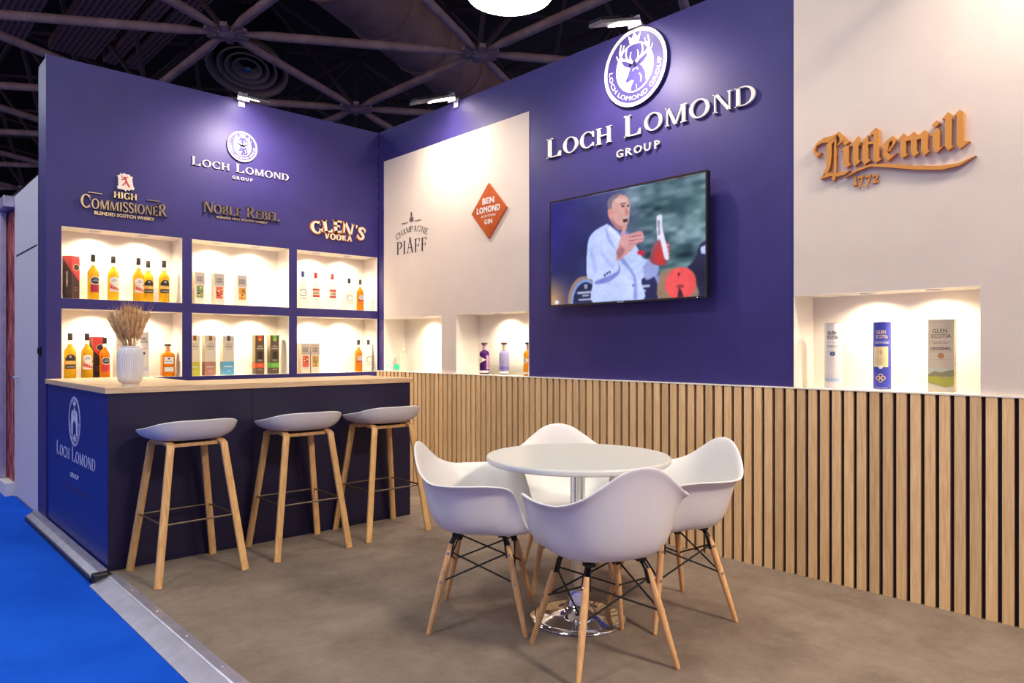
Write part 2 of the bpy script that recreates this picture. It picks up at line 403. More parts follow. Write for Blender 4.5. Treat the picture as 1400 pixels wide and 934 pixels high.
# ------------------------------------------------------------------ platform edge trims
def kerb(name, y0, y1, label_):
    t = struct(empty(name)); 
    prof = [(X0 + .04, .0), (X0 + .04, .006), (X0 - .005, .006), (X0 - .012, .002), (X0 - .012, .0), (X0 - .105, -.030), (X0 - .105, -.036), (X0, -.036)]
    b = MB(); n = len(prof); vs = [(x, y0, z) for x, z in prof] + [(x, y1, z) for x, z in prof]
    b.add(vs, [(k, (k + 1) % n, n + (k + 1) % n, n + k) for k in range(n)] + [tuple(range(n - 1, -1, -1)), tuple(range(n, 2 * n))])
    b.build('edge_profile', ALU, t)
    yy = y0 + .2
    while yy < y1:
        MB().lathe([(.006, 0), (.004, .002)], 10, (X0 + .02, yy, .006)).build('screw', SCREW, t, 40); yy += .42
kerb('trim_1', -9.5, -1.80, '')
t = struct(empty('trim_2'))
b = MB(); prof = [(X0 - .002, .0), (X0 - .002, .028), (X0 - .035, .028), (X0 - .045, .018), (X0 - .080, .0), (X0 - .080, -.034), (X0 - .002, -.034)]; n = len(prof)
b.add([(x, -1.74, z) for x, z in prof] + [(x, .30, z) for x, z in prof], [(k, (k + 1) % n, n + (k + 1) % n, n + k) for k in range(n)] + [tuple(range(n - 1, -1, -1)), tuple(range(n, 2 * n))])
b.build('edge_profile', ALU, t)
MB().box((X0 - .085, -1.80, -.034), (X0 - .004, -1.741, .022)).build('end_plug', BLACKM, t, bevel=.006)
MB().box((X0 - .090, -1.74, -.034), (X0 - .0805, .30, -.012)).build('rubber_strip', BLACKM, t)

# ------------------------------------------------------------------ white store wall with door, behind the blue wall
wst = struct(MB().box((-2.91, ND + .055, -.03), (-2.87, .40, 2.68)).box((-2.91, 1.385, -.03), (-2.87, 1.45, 2.68)).box((-2.91, .40, 2.135), (-2.87, 1.385, 2.68)).build('wall_store', mat('store_white', (214, 208, 214), .5)))
dr = struct(empty('door_1')); MB().box((-2.908, .405, -.015), (-2.875, 1.38, 2.128)).build('door_leaf', mat('store_white', (214, 208, 214), .5), dr, bevel=.002)
MB().box((-2.9, .38, -.035), (-2.87, 1.40, -.016)).build('threshold', OAKTOP, dr)
MB().box((-2.911, .43, 2.126), (-2.906, 1.36, 2.137)).build('door_gap_shade', BLACKM, dr)  # black strip painting in the dark of the gap above the door
h_ = MB(); h_.tube((-2.908, 1.30, 1.05), (-2.955, 1.30, 1.05), .009); h_.tube((-2.955, 1.30, 1.05), (-2.955, 1.18, 1.05), .008); h_.lathe([(.024, 0), (.024, .004)], 16, (0, 0, 0))
h_.v = h_.v[:40] if False else h_.v
h_.build('door_handle', CHROME, dr, 40)
hg = thing('door_contact', 'small black latch box on the narrow edge of the blue wall', 'latch', (X0, .21, 1.245))
MB().box((-.012, -.035, 0), (0, .035, .075)).build('housing', BLACKM, hg, bevel=.004); MB().box((-.02, -.012, .018), (-.012, .012, .058)).build('catch', BLACKM, hg)

# neighbouring stand: metal frame with red pleated curtain
ns = thing('exhibition_frame', 'aluminium frame of the neighbouring stand at the far left edge', 'frame', (-2.95, 1.47, -.035))
MB().box((-.04, 0, 2.62), (.06, 6.5, 2.72)).build('top_beam', ALU, ns, bevel=.004)
for yy in (.40, 1.9, 3.4, 4.9, 6.4): MB().box((-.02, yy - .05, .12), (.03, yy + .10, 2.62)).build('post', ALU, ns, bevel=.004)
MB().box((-.03, 0, 0), (.06, 6.5, .12)).build('base_rail', mat('rail_white', (224, 222, 224), .5), ns, bevel=.004)
cu = MB(); n = 160; vs = []
for k in range(n + 1):
    yy = .005 + 6.3 * k / n
    vs += [(.045 + .010 * math.sin(k * 1.9), yy, .125), (.045 + .008 * math.sin(k * 1.9 + .3), yy, 2.6)]
cu.add(vs, [(2 * k, 2 * k + 2, 2 * k + 3, 2 * k + 1) for k in range(n)])
CUR = noise_tint(mat('red_curtain', (150, 24, 40), .8), (120, 12, 30), (206, 120, 120), scale=(1, 14, 1.2), nscale=4, detail=4, lo=.42, hi=.62)
co = cu.build('curtain', CUR, None); co.location = (-2.95, 1.47, -.035); tag(co, 'red pleated fabric hanging inside the neighbouring aluminium frame', 'curtain')

# ------------------------------------------------------------------ hall roof
whall = struct(MB().box((-14, 27, -.1), (22, 27.3, 12)).build('wall_hall', ROOF))
ceil = struct(MB().box((-14, -14, 10.5), (20, 27, 10.7)).build('ceiling', ROOF))
n1 = Vector((.119, 4.329, 6)); e1 = Vector((3.227, -1.991, 0)); e2 = Vector((3.149, 1.626, 0)); e3 = e2 - e1
fw = Vector((.6807, .7325, 0)); cp = Vector(cam.location)
tm = {}
for key, e in (('a', e1), ('b', e2), ('c', e3)):
    b = MB(); L_ = e.length; d = e.normalized()
    b.path([d * .12, d * .34, d * .6, e - d * .6, e - d * .34, e - d * .12], [.03, .045, .068, .068, .045, .03], 12)
    tm[key] = b.build('roof_tube', TUBE, ceil, 50)
used = {k: False for k in tm}
nb = MB(); nb.lathe([(.08, -.07), (.13, -.045), (.145, 0), (.13, .045), (.08, .07)], 12)
for k in range(6):
    a = k * PI / 3; c_, s_ = math.cos(a), math.sin(a)
    nb.add([(c_ * .05 - s_ * .06, s_ * .05 + c_ * .06, -.05), (c_ * .32 - s_ * .05, s_ * .32 + c_ * .05, -.03), (c_ * .32 + s_ * .05, s_ * .32 - c_ * .05, -.03), (c_ * .05 + s_ * .06, s_ * .05 - c_ * .06, -.05), (c_ * .05 - s_ * .06, s_ * .05 + c_ * .06, .05), (c_ * .32 - s_ * .05, s_ * .32 + c_ * .05, .03), (c_ * .32 + s_ * .05, s_ * .32 - c_ * .05, .03), (c_ * .05 + s_ * .06, s_ * .05 - c_ * .06, .05)],
           [(0, 3, 2, 1), (4, 5, 6, 7), (0, 1, 5, 4), (1, 2, 6, 5), (2, 3, 7, 6), (3, 0, 4, 7)])
for k in range(6):
    a = k * PI / 3 + .5; nb.tube((.17 * math.cos(a), .17 * math.sin(a), -.035), (.17 * math.cos(a), .17 * math.sin(a), -.06), .018, n=6)
node = nb.build('roof_node', TUBE, ceil, 40); nused = False
da = Vector((1.323, 4.641, 7.55)) + Vector((.4525, -.892, 0)) * .67; dd0 = Vector((.892, .4525, 0))
def near_duct(a, b):
    for k in range(9):
        v = a.lerp(b, k / 8) - da
        if (v - dd0 * v.dot(dd0)).length < .85: return True
    return False
web = MB(); up = Vector((0, 0, 2.6))
for i in range(-6, 7):
    for j in range(-5, 7):
        p = n1 + e1 * i + e2 * j; dd = (p - cp); dep = dd.dot(fw)
        if dep < 1.5 or dep > 24 or abs(dd.x * .7325 - dd.y * .6807) > dep * 1.0 + 3: continue
        if nused: c = node.copy(); COL.objects.link(c)
        else: c = node; nused = True
        c.location = p
        for key in 'abc':
            if used[key]: c = tm[key].copy(); COL.objects.link(c)
            else: c = tm[key]; used[key] = True
            c.location = p
        q = p + (e1 + e2) / 3 + up
        for t_ in (p, p + e1, p + e2):
            if not near_duct(t_, q): web.tube(t_, q, .045, n=6)
        for e in (e1, e2, e3): web.tube(q, q + e, .05, n=6)
wo = web.build('roof_web', mat('roof_web_dark', (84, 66, 60), .7), ceil); wo['kind'] = 'stuff'
# perforated acoustic strips under the roof
PER = mat('perforated_sheet', (96, 84, 84), .7); n_, l_, b_ = nodes(PER)
tc = n_.new('ShaderNodeTexCoord'); vm = n_.new('ShaderNodeVectorMath'); vm.operation = 'SCALE'; vm.inputs['Scale'].default_value = 11
l_.new(tc.outputs['Object'], vm.inputs[0]); fr = n_.new('ShaderNodeVectorMath'); fr.operation = 'FRACTION'; l_.new(vm.outputs[0], fr.inputs[0])
su = n_.new('ShaderNodeVectorMath'); su.operation = 'SUBTRACT'; su.inputs[1].default_value = (.5, .5, 0); l_.new(fr.outputs[0], su.inputs[0])
se = n_.new('ShaderNodeSeparateXYZ'); l_.new(su.outputs[0], se.inputs[0]); cbx = n_.new('ShaderNodeCombineXYZ'); l_.new(se.outputs[0], cbx.inputs[0]); l_.new(se.outputs[1], cbx.inputs[1])
le = n_.new('ShaderNodeVectorMath'); le.operation = 'LENGTH'; l_.new(cbx.outputs[0], le.inputs[0])
gt = n_.new('ShaderNodeMath'); gt.operation = 'GREATER_THAN'; gt.inputs[1].default_value = .28; l_.new(le.outputs['Value'], gt.inputs[0])
mx = n_.new('ShaderNodeMixRGB'); mx.inputs[1].default_value = lin((16, 13, 16)); mx.inputs[2].default_value = lin((176, 126, 102)); l_.new(gt.outputs[0], mx.inputs[0]); l_.new(mx.outputs[0], b_.inputs['Base Color'])
for x0, x1 in ((-6.2, -5.0), (-4.7, -3.9), (-3.6, -2.75), (-2.45, -1.61), (-1.225, -.437), (-.297, -.052), (.036, .368)):
    MB().box((x0, 2.5, 7.0), (x1, 9.6, 7.04)).box((x0, 2.5, 7.04), (x0 + .03, 9.6, 7.16)).box((x1 - .03, 2.5, 7.04), (x1, 9.6, 7.16)).build('acoustic_strip', PER, ceil)
# big round duct
dk = thing('air_duct', 'large round sheet metal air duct crossing high above the trusses', 'duct', (1.323, 4.641, 7.55))
dv = Vector((.892, .4525, 0)); pv = Vector((.4525, -.892, 0)) * .67
b = MB(); b.tube(pv - dv * 3.5, pv + dv * 16, .67, n=36); b.build('duct_pipe', DUCT, dk, 40)
for k in range(12):
    q = pv + dv * (-3.2 + 1.6 * k); MB().tube(q - dv * .03, q + dv * .03, .695, n=36).build('duct_collar', DUCT, dk, 40)
# round diffuser
df = thing('air_diffuser', 'large round dark ceiling air diffuser with concentric rings', 'diffuser', (1.361, 6.57, 6.42)); df.rotation_euler = Vector((-.68 * .42, -.73 * .42, -1)).to_track_quat('-Z', 'Y').to_euler()
for r_, z_, nm in ((.72, 0, 'outer_ring'), (.53, .02, 'ring'), (.39, .02, 'ring'), (.26, .02, 'ring')):
    MB().lathe([(r_ - .11, .16 + z_), (r_ - .035, z_ + .0), (r_ - .02, z_ - .012), (r_, z_ - .012), (r_ + .004, z_ + .004), (r_ - .015, z_ + .01), (r_ - .09, .17 + z_)], 48, cap=False).build(nm, mat('diffuser_grey', (150, 130, 106), .5), df, 60)
MB().lathe([(.03, -.05), (.07, -.03), (.08, .0), (.04, .05)], 24).build('centre_cone', SCREW, df, 40)
MB().lathe([(.66, .17), (.66, .9)], 40).build('neck', ROOF, df, 40)

# hall lamps
hl = None
wh = ['round white ceiling lamp glowing at the top edge of the picture', 'round hanging lamp straight above the round table', 'round hanging lamp above the blue aisle beside the counter', 'round hanging lamp above the blue aisle beside the white door', 'round hanging lamp above the open front of the stand',
      'round hanging lamp above the aisle behind the viewer', 'round hanging lamp across the aisle', 'round hanging lamp above the aisle by the red curtain', 'round hanging lamp farthest down the aisle']
for p, lb in zip(HALL_LAMPS, wh):
    if hl is None:
        hl = thing('ceiling_lamp', lb, 'ceiling lamp', p, 0, 'round hall lamps'); o = hl
        MB().lathe([(.42, -.10), (.47, -.075), (.49, -.045), (.495, -.028)], 40).build('diffuser', LAMPON, hl, 50)
        MB().lathe([(.497, -.028), (.51, -.0), (.505, .06), (.3, .10), (.08, .14)], 40).build('housing', FIX, hl, 40)
        MB().tube((0, 0, .14), (0, 0, 1.6), .012).build('rod', FIX, hl)
        hl.children[0].visible_camera = True
    else:
        o = copy_tree(hl); o.location = p; o['label'] = lb

# arm spotlights
def arm_light(side, x, y, label):
    t = thing('arm_spotlight', label, 'spotlight', (x, y, H), 0 if side == 'left' else -90, 'arm spotlights on the wall tops')
    MB().box((-.03, -.012, -.06), (.03, -.001, .02)).box((-.03, -.012, 0.001), (.03, .07, .012)).build('wall_clip', ALU, t, bevel=.002)
    MB().path([(0, .02, .012), (0, .015, .05), (0, -.03, .065), (0, -.10, .045)], .009).build('arm', BLACKM, t, 40)
    hd_o = MB().box((-.055, -.50, .0), (.055, -.07, .020)).build('head', FIX, t, bevel=.004)
    f = MB()
    for k in range(12): f.box((-.05, -.49 + .020 * k, .020), (.05, -.485 + .020 * k, .040))
    f.build('cooling_fins', BLACKM, hd_o)
    MB().box((-.048, -.30, -.006), (.048, -.085, -.0005)).build('lens', SPOTON, hd_o)
    MB().box((-.055, -.07, -.03), (.055, -.066, .035)).build('reflector_flap', ALU, hd_o)
    hd_o.location = (0, 0, .035); hd_o.rotation_euler.x = R(20)
    return t
arm_light('left', -1.43, 0, 'small arm spotlight on top of the left wall above the crest')
arm_light('right', 0, -1.30, 'small arm spotlight on the right wall top above the orange diamond board')
arm_light('right', 0, -3.33, 'small arm spotlight on the right wall top directly above the large crest')
arm_light('right', 0, -5.75, 'small arm spotlight above the gold blackletter sign')

# ------------------------------------------------------------------ bar counter
CT = 1.073; CZ = 1.037; YF = -1.704; XR = -.785
bc = thing('bar_counter', 'navy L-shaped bar counter with pale oak worktop', 'counter', (0, 0, 0))
MB().box((X0 + .012, YF, 0), (-2.05, YF + .018, CZ)).build('front_panel', NAVY, bc, bevel=.0008)
MB().box((-2.048, YF, 0), (XR, YF + .018, CZ)).build('front_panel', NAVY, bc, bevel=.0008)
MB().box((X0 + .01, YF + .0005, 0.0), (X0 + .0115, -.001, CZ)).box((X0 + .0116, YF + .019, 0), (X0 + .028, -.001, CZ)).build('side_panel', CBLUE_LIT, bc)
MB().box((XR - .018, YF + .019, 0), (XR, -1.06, CZ)).build('end_panel', NAVY, bc)
MB().box((-2.26, -1.06, 0), (XR, -1.045, CZ)).box((-2.26, -1.045, 0), (-2.245, -.001, CZ)).build('inner_panel', NAVY, bc)
MB().box((X0 - .006, YF - .012, CZ + .0005), (XR + .02, -1.035, CT)).build('worktop', OAKTOP, bc, bevel=.002)
MB().box((X0 - .006, -1.0345, CZ + .0005), (-2.235, -.002, CT)).build('worktop_return', OAKTOPY, bc, bevel=.002)

def crest(parent, r, disc=True, fg=SIGNW, bg=None, y=-.012, thick=.012):
    """round stag crest: disc, ring band with curved words, stag head, crown"""
    bg = bg or BLUE
    if disc: part(poly(ell(0, 0, r, r, 64)), 'disc', bg, parent, y, y + thick)
    e = .0012
    part(join([ring(0, 0, (r, r), (r * .945, r * .945), 64), ring(0, 0, (r * .925, r * .925), (r * .905, r * .905), 64)]), 'rim', fg, parent, y - e, y)
    part(poly(ell(0, 0, r * .60, r * .64, 48)), 'medallion', fg, parent, y - e, y)
    T_ = [xf(arch(sans('LOCH LOMOND GROUP', height=r * .15, width=r * 3.0, bold=.012), r * .69, up=False), 1, 1, 0, -r * .86)]
    T_ = [xf(arch(sans('LOCH LOMOND GROUP', height=r * .12, width=r * 2.75, bold=.0), r * .835, up=False), 1, 1, 0, -r * .835)]
    part(join(T_), 'lettering', fg, parent, y - e, y)
    # crown over the stag, breaking the ring
    s = r
    crown = [(-.14, .62), (.14, .62), (.20, .86), (.09, .76), (.0, .90), (-.09, .76), (-.20, .86)]
    part(poly([(a * s, b * s) for a, b in crown]), 'crown', fg, parent, y - e * 2, y)
    st = []
    head = [(-.05, .14), (.05, .16), (.12, .06), (.24, -.02), (.34, -.20), (.37, -.46), (.20, -.57), (.0, -.61), (-.12, -.60), (-.10, -.46), (-.02, -.34), (-.10, -.30), (-.19, -.34), (-.27, -.33), (-.27, -.26), (-.20, -.16), (-.15, -.02)]
    st.append(poly([(a * s, b * s) for a, b in head]))
    st.append(poly([(a * s, b * s) for a, b in [(.06, .12), (.20, .18), (.18, .08), (.10, .04)]])); st.append(poly([(a * s, b * s) for a, b in [(-.08, .12), (-.20, .12), (-.17, .02), (-.1, .02)]]))
    sky = ell(0, .30 * s, .42 * s, .30 * s, 32)
    st.append(poly(sky))
    an = []
    def ant(pts, w_): an.append(ribbon(smooth_pts([(a * s, b * s) for a, b in pts], 5), [w_ * s * (1 - .6 * i / (5 * (len(pts) - 1))) for i in range(5 * (len(pts) - 1) + 1)]))
    for q in (-1, 1):
        ant([(q * .05, .13), (q * .20, .22), (q * .38, .30), (q * .47, .48), (q * .42, .70)], .085); ant([(q * .22, .23), (q * .27, .40), (q * .22, .58)], .06)
        ant([(q * .36, .28), (q * .50, .30), (q * .58, .44)], .06); ant([(q * .10, .17), (q * .13, .30), (q * .10, .42)], .05); ant([(q * .45, .48), (q * .36, .56), (q * .33, .66)], .045)
    part(join(an), 'antlers', fg, parent, y - 3 * e, y - 2 * e)
    for k in range(5): st.append(poly([((-.52 + .05 * k) * s, (-.22 - .07 * k) * s), ((-.26 + .02 * k) * s, (-.20 - .07 * k) * s), ((-.26 + .02 * k) * s, (-.225 - .07 * k) * s), ((-.52 + .05 * k) * s, (-.24 - .07 * k) * s)]))
    for k in range(3): st.append(poly([((.40) * s, (-.20 - .07 * k) * s), ((.54 - .05 * k) * s, (-.19 - .07 * k) * s), ((.54 - .05 * k) * s, (-.21 - .07 * k) * s), ((.40) * s, (-.222 - .07 * k) * s)]))
    part(join(st), 'stag', bg, parent, y - 2 * e, y - e)
    hi = [ribbon([(.05 * s, -.02 * s), (.12 * s, -.08 * s)], .03 * s), ribbon(smooth_pts([(.16 * s, -.2 * s), (.22 * s, -.3 * s), (.2 * s, -.42 * s)], 4), .022 * s), ribbon([(.06 * s, -.46 * s), (.07 * s, -.56 * s)], .02 * s), ribbon([(-.06 * s, -.08 * s), (.0 * s, -.03 * s)], .03 * s)]
    part(join(hi), 'stag_highlight', fg, parent, y - 3 * e, y - 2 * e)

def wordmark(parent, letters, m, y0=-.022, y1=-.002, name='letter', dx=0, dz=0, edge=None):
    for sh in letters:
        sh = xf(sh, 1, 1, dx, dz)
        if edge:
            part(sh, name, edge, parent, y0 + .003, y1)
            part(sh, 'letter_face', m, parent, y0, y0 + .0029)
        else: part(sh, name, m, parent, y0, y1)

# the same sign twice: big on the right wall, half size on the left wall
def loch_sign(name, loc, rz, k, label, deep):
    t = thing(name, label, 'sign', loc, rz)
    wordmark(t, serif('Loch Lomond', cap=.150 * k, small=.118 * k, width=1.76 * k, gap=.10), SIGNW, -deep, -.001)
    wordmark(t, [sans(c, height=.062 * k, bold=.02) for c in ''], SIGNW)
    g = 'GROUP'; 
    for i, c in enumerate(g): part(xf(sans(c, height=.056 * k, bold=.004), 1.15, 1, (-.16 + .08 * i) * k, -.130 * k), 'letter', SIGNW, t, -deep, -.001)
    return t
loch_sign('wall_sign', (0, -3.325, 2.785), -90, 1, 'large white raised two-line wordmark above the television', .016)
loch_sign('wall_sign', (-1.42, 0, 2.878), 0, .5, 'small white raised wordmark on the left wall under its crest', .012)
t = thing('wall_crest', 'large round white stag crest high above the television', 'crest', (0, -3.305, 3.252), -90); crest(t, .268, y=-.024, thick=.02)
t = thing('wall_crest', 'small round white stag crest high on the left wall', 'crest', (-1.425, 0, 3.112), 0); crest(t, .135, y=-.018, thick=.015)
# print on the counter side
t = empty('printed_logo', (X0 + .0098, -.875, 0), -90); t.parent = bc; t.matrix_parent_inverse = Matrix()
PW = mat('print_white', (216, 214, 236), .5)
em = []
em.append(xf(ring(0, 0, (.165, .165), (.156, .156), 56), 1, 1, 0, .815)); em.append(xf(ring(0, 0, (.148, .148), (.144, .144), 56), 1, 1, 0, .815))
T_ = xf(arch(sans('LOCH LOMOND GROUP', height=.020, width=.42), .135, up=False), 1, 1, 0, .815 - .135)
em.append(T_)
for s_ in (-1, 1):
    em.append(xf(poly([(.012, .06), (.05, .075), (.085, .05), (.092, -.02), (.075, -.085), (.05, -.10), (.045, -.02), (.02, .0)]), s_, 1, 0, .815))
em.append(xf(poly([(-.03, .06), (0, .10), (.03, .06), (.022, .02), (0, -.0), (-.022, .02)]), 1, 1, 0, .815)); em.append(xf(poly([(-.03, -.11), (0, -.085), (.03, -.11), (0, -.135)]), 1, 1, 0, .815))
em.append(xf(poly([(-.03, .105), (.03, .105), (.04, .135), (.015, .12), (0, .14), (-.015, .12), (-.04, .135)]), 1, 1, 0, .815))
ep = part(join(em), 'emblem_print', PW, t, -.0008, 0); ep['kind'] = 'stuff'
for s_ in serif('Loch Lomond', cap=.098, small=.076, width=1.10, gap=.10): part(xf(s_, 1, 1, 0, .545), 'letter_print', PW, t, -.0008, 0)
part(xf(sans('GROUP', height=.032, width=.235, bold=.01), 1, 1, 0, .435), 'letter_print', PW, t, -.0008, 0)
FP = mat('faint_print', (62, 40, 104), .5)
for wd, dx_, ww in (('CLUBS', -.27, .22), ('TRAVEL', -.01, .24), ('RETAIL', .26, .22)): part(xf(sans(wd, height=.035, width=ww), 1, 1, dx_, .34), 'faint_word', FP, t, -.0008, 0)

# ------------------------------------------------------------------ brand signs, left wall
t = thing('wall_sign', 'bronze two-line wordmark with small white lion crest, above the leftmost shelf niche', 'sign', (-2.378, 0, 2.40), 0)
wordmark(t, serif('CommissioneR', cap=.105, small=.078, width=.635, gap=.03, s=.2, h=.09), DARKMET, -.022, -.001, edge=BRONZE)
wordmark(t, [xf(s_, 1, 1, 0, .105) for s_ in serif('HIGH', cap=.052, width=.172, s=.22, h=.10)], BRONZE, -.02, -.001)
part(rect(-.265, .122, -.165, .128), 'dash', DARKMET, t, -.012, -.001); part(rect(.165, .122, .265, .128), 'dash', DARKMET, t, -.012, -.001)
part(xf(sans('BLENDED SCOTCH WHISKY', height=.026, width=.44, bold=.02), 1, 1, .0, -.042), 'lettering', BRONZE, t, -.012, -.001)
sh_ = [(-.055, .182), (-.06, .205), (-.05, .21), (-.052, .27), (-.06, .29), (-.04, .295), (-.035, .31), (-.02, .302), (-.012, .315), (.005, .306), (.03, .308), (.035, .295), (.055, .292), (.05, .27), (.058, .215), (.066, .205), (.06, .185), (.04, .19), (.03, .178), (.01, .182), (.003, .168), (-.008, .18), (-.03, .182)]
part(poly(sh_), 'shield', mat('shield_cream', (240, 224, 206), .5), t, -.018, -.001)
RED = mat('print_red', (206, 60, 60), .5)
part(join([ribbon(smooth_pts([(a, b + .0) for a, b in q], 3), w_) for q, w_ in (([(-.01, .285), (.0, .27), (.006, .25), (.018, .225), (.03, .205)], .013), ([(.0, .268), (-.018, .262), (-.03, .256)], .007), ([(.0, .278), (.02, .286)], .007), ([(.006, .248), (-.008, .228), (-.022, .214)], .009), ([(-.03, .295), (-.022, .275), (-.012, .262)], .005))]), 'lion', RED, t, -.0195, -.018)
t = thing('wall_sign', 'dark bronze wordmark above the middle shelf niches', 'sign', (-1.42, 0, 2.482), 0)
wordmark(t, serif('Noble Rebel', cap=.098, small=.078, width=.69, gap=.03, s=.19, h=.08), DARKMET, -.022, -.001, edge=BRONZE)
part(xf(sans('BLENDED MALT SCOTCH WHISKY', height=.018, width=.46, bold=.015), 1, 1, .0, -.034), 'lettering', BRONZE, t, -.01, -.001)
t = thing('wall_sign', 'arched cream and orange wordmark above the right-hand shelf niche of the left wall', 'sign', (-.462, 0, 2.45), 0)
CREAM = mat('sign_cream', (244, 222, 190), .5); ORG = mat('sign_orange', (214, 130, 72), .5)
for sh in serif("GLEN'S", cap=.115, width=.56, gap=.10, s=.24, h=.13, t=.09, e=.04):
    a = arch(sh, .75); a2 = arch(xf(sh, 1, 1.12, 0, -.008), .75); x0, x1, z0, z1 = bounds(a); cx = (x0 + x1) / 2
    part(([(cx + (p[0] - cx) * 1.12, p[1]) for p in a2[0]], a2[1]), 'letter', ORG, t, -.014, -.001); part(a, 'letter_face', CREAM, t, -.018, -.014)
for sh in serif('VODKA', cap=.058, width=.30, gap=.09, s=.24, h=.13, t=.08, e=.03):
    x0, x1, z0, z1 = bounds(sh); cx = (x0 + x1) / 2
    sh = xf(sh, 1, 1, 0, -.078); part(([(cx + (p[0] - cx) * 1.12, p[1] + (-.003 if p[1] < -.05 else .003)) for p in sh[0]], sh[1]), 'letter', ORG, t, -.012, -.001); part(sh, 'letter_face', CREAM, t, -.016, -.012)

# ------------------------------------------------------------------ brand signs, right wall
t = thing('wall_sign', 'black printed wordmark with small emblem on the left white panel', 'sign', (0, -.60, 2.235), -90)
for sh, w_ in zip(serif('PIAFF', cap=.125, width=.50, gap=.16, s=.13, h=.035, t=.03, e=.06), (1, 1, 1, 1, 1)):
    x0, x1, z0, z1 = bounds(sh); big = 1.22 if abs((x0 + x1) / 2) < .06 else 1.0
    part(xf(sh, 1, big, 0, 0), 'letter', SIGNBLK, t, -.0052, -.0032)
for sh in serif('CHAMPAGNE', cap=.058, width=.52, gap=.16, s=.10, h=.04, t=.03, e=.04):
    part(xf(arch(sh, .58), 1, 1, 0, .202), 'letter', SIGNBLK, t, -.0052, -.0032)
GR = mat('vinyl_grey', (96, 86, 84), .6)
part(join([poly([(a, b + .30) for a, b in q]) for q in ([(-.03, .0), (.03, .0), (.036, .03), (.012, .05), (-.012, .05), (-.034, .03)], [(-.012, .055), (.012, .055), (.014, .08), (.005, .095), (-.006, .095), (-.014, .08)])] + [xf(sans('EPERNAY', height=.014, width=.11), 1, 1, -.11, .292), xf(sans('FRANCE', height=.014, width=.10), 1, 1, .11, .292)]), 'emblem', GR, t, -.0048, -.0032)
t = thing('wall_sign', 'orange diamond shaped board with white words on the white panel', 'sign', (0, -1.76, 2.476), -90)
part(poly([(-.225, 0), (0, -.235), (.225, 0), (0, .235)]), 'board', COPPER, t, -.022, -.0025)
for tx, hh, ww, zz, bo in (('BEN', .052, .15, .062, .03), ('LOMOND', .052, .30, -.012, .03), ('SCOTTISH', .02, .18, -.052, 0), ('GIN', .042, .10, -.112, .015)):
    part(xf(sans(tx, height=hh, width=ww, bold=bo, spacing=1.1), 1, 1, 0, zz), 'lettering', SIGNW, t, -.025, -.022)
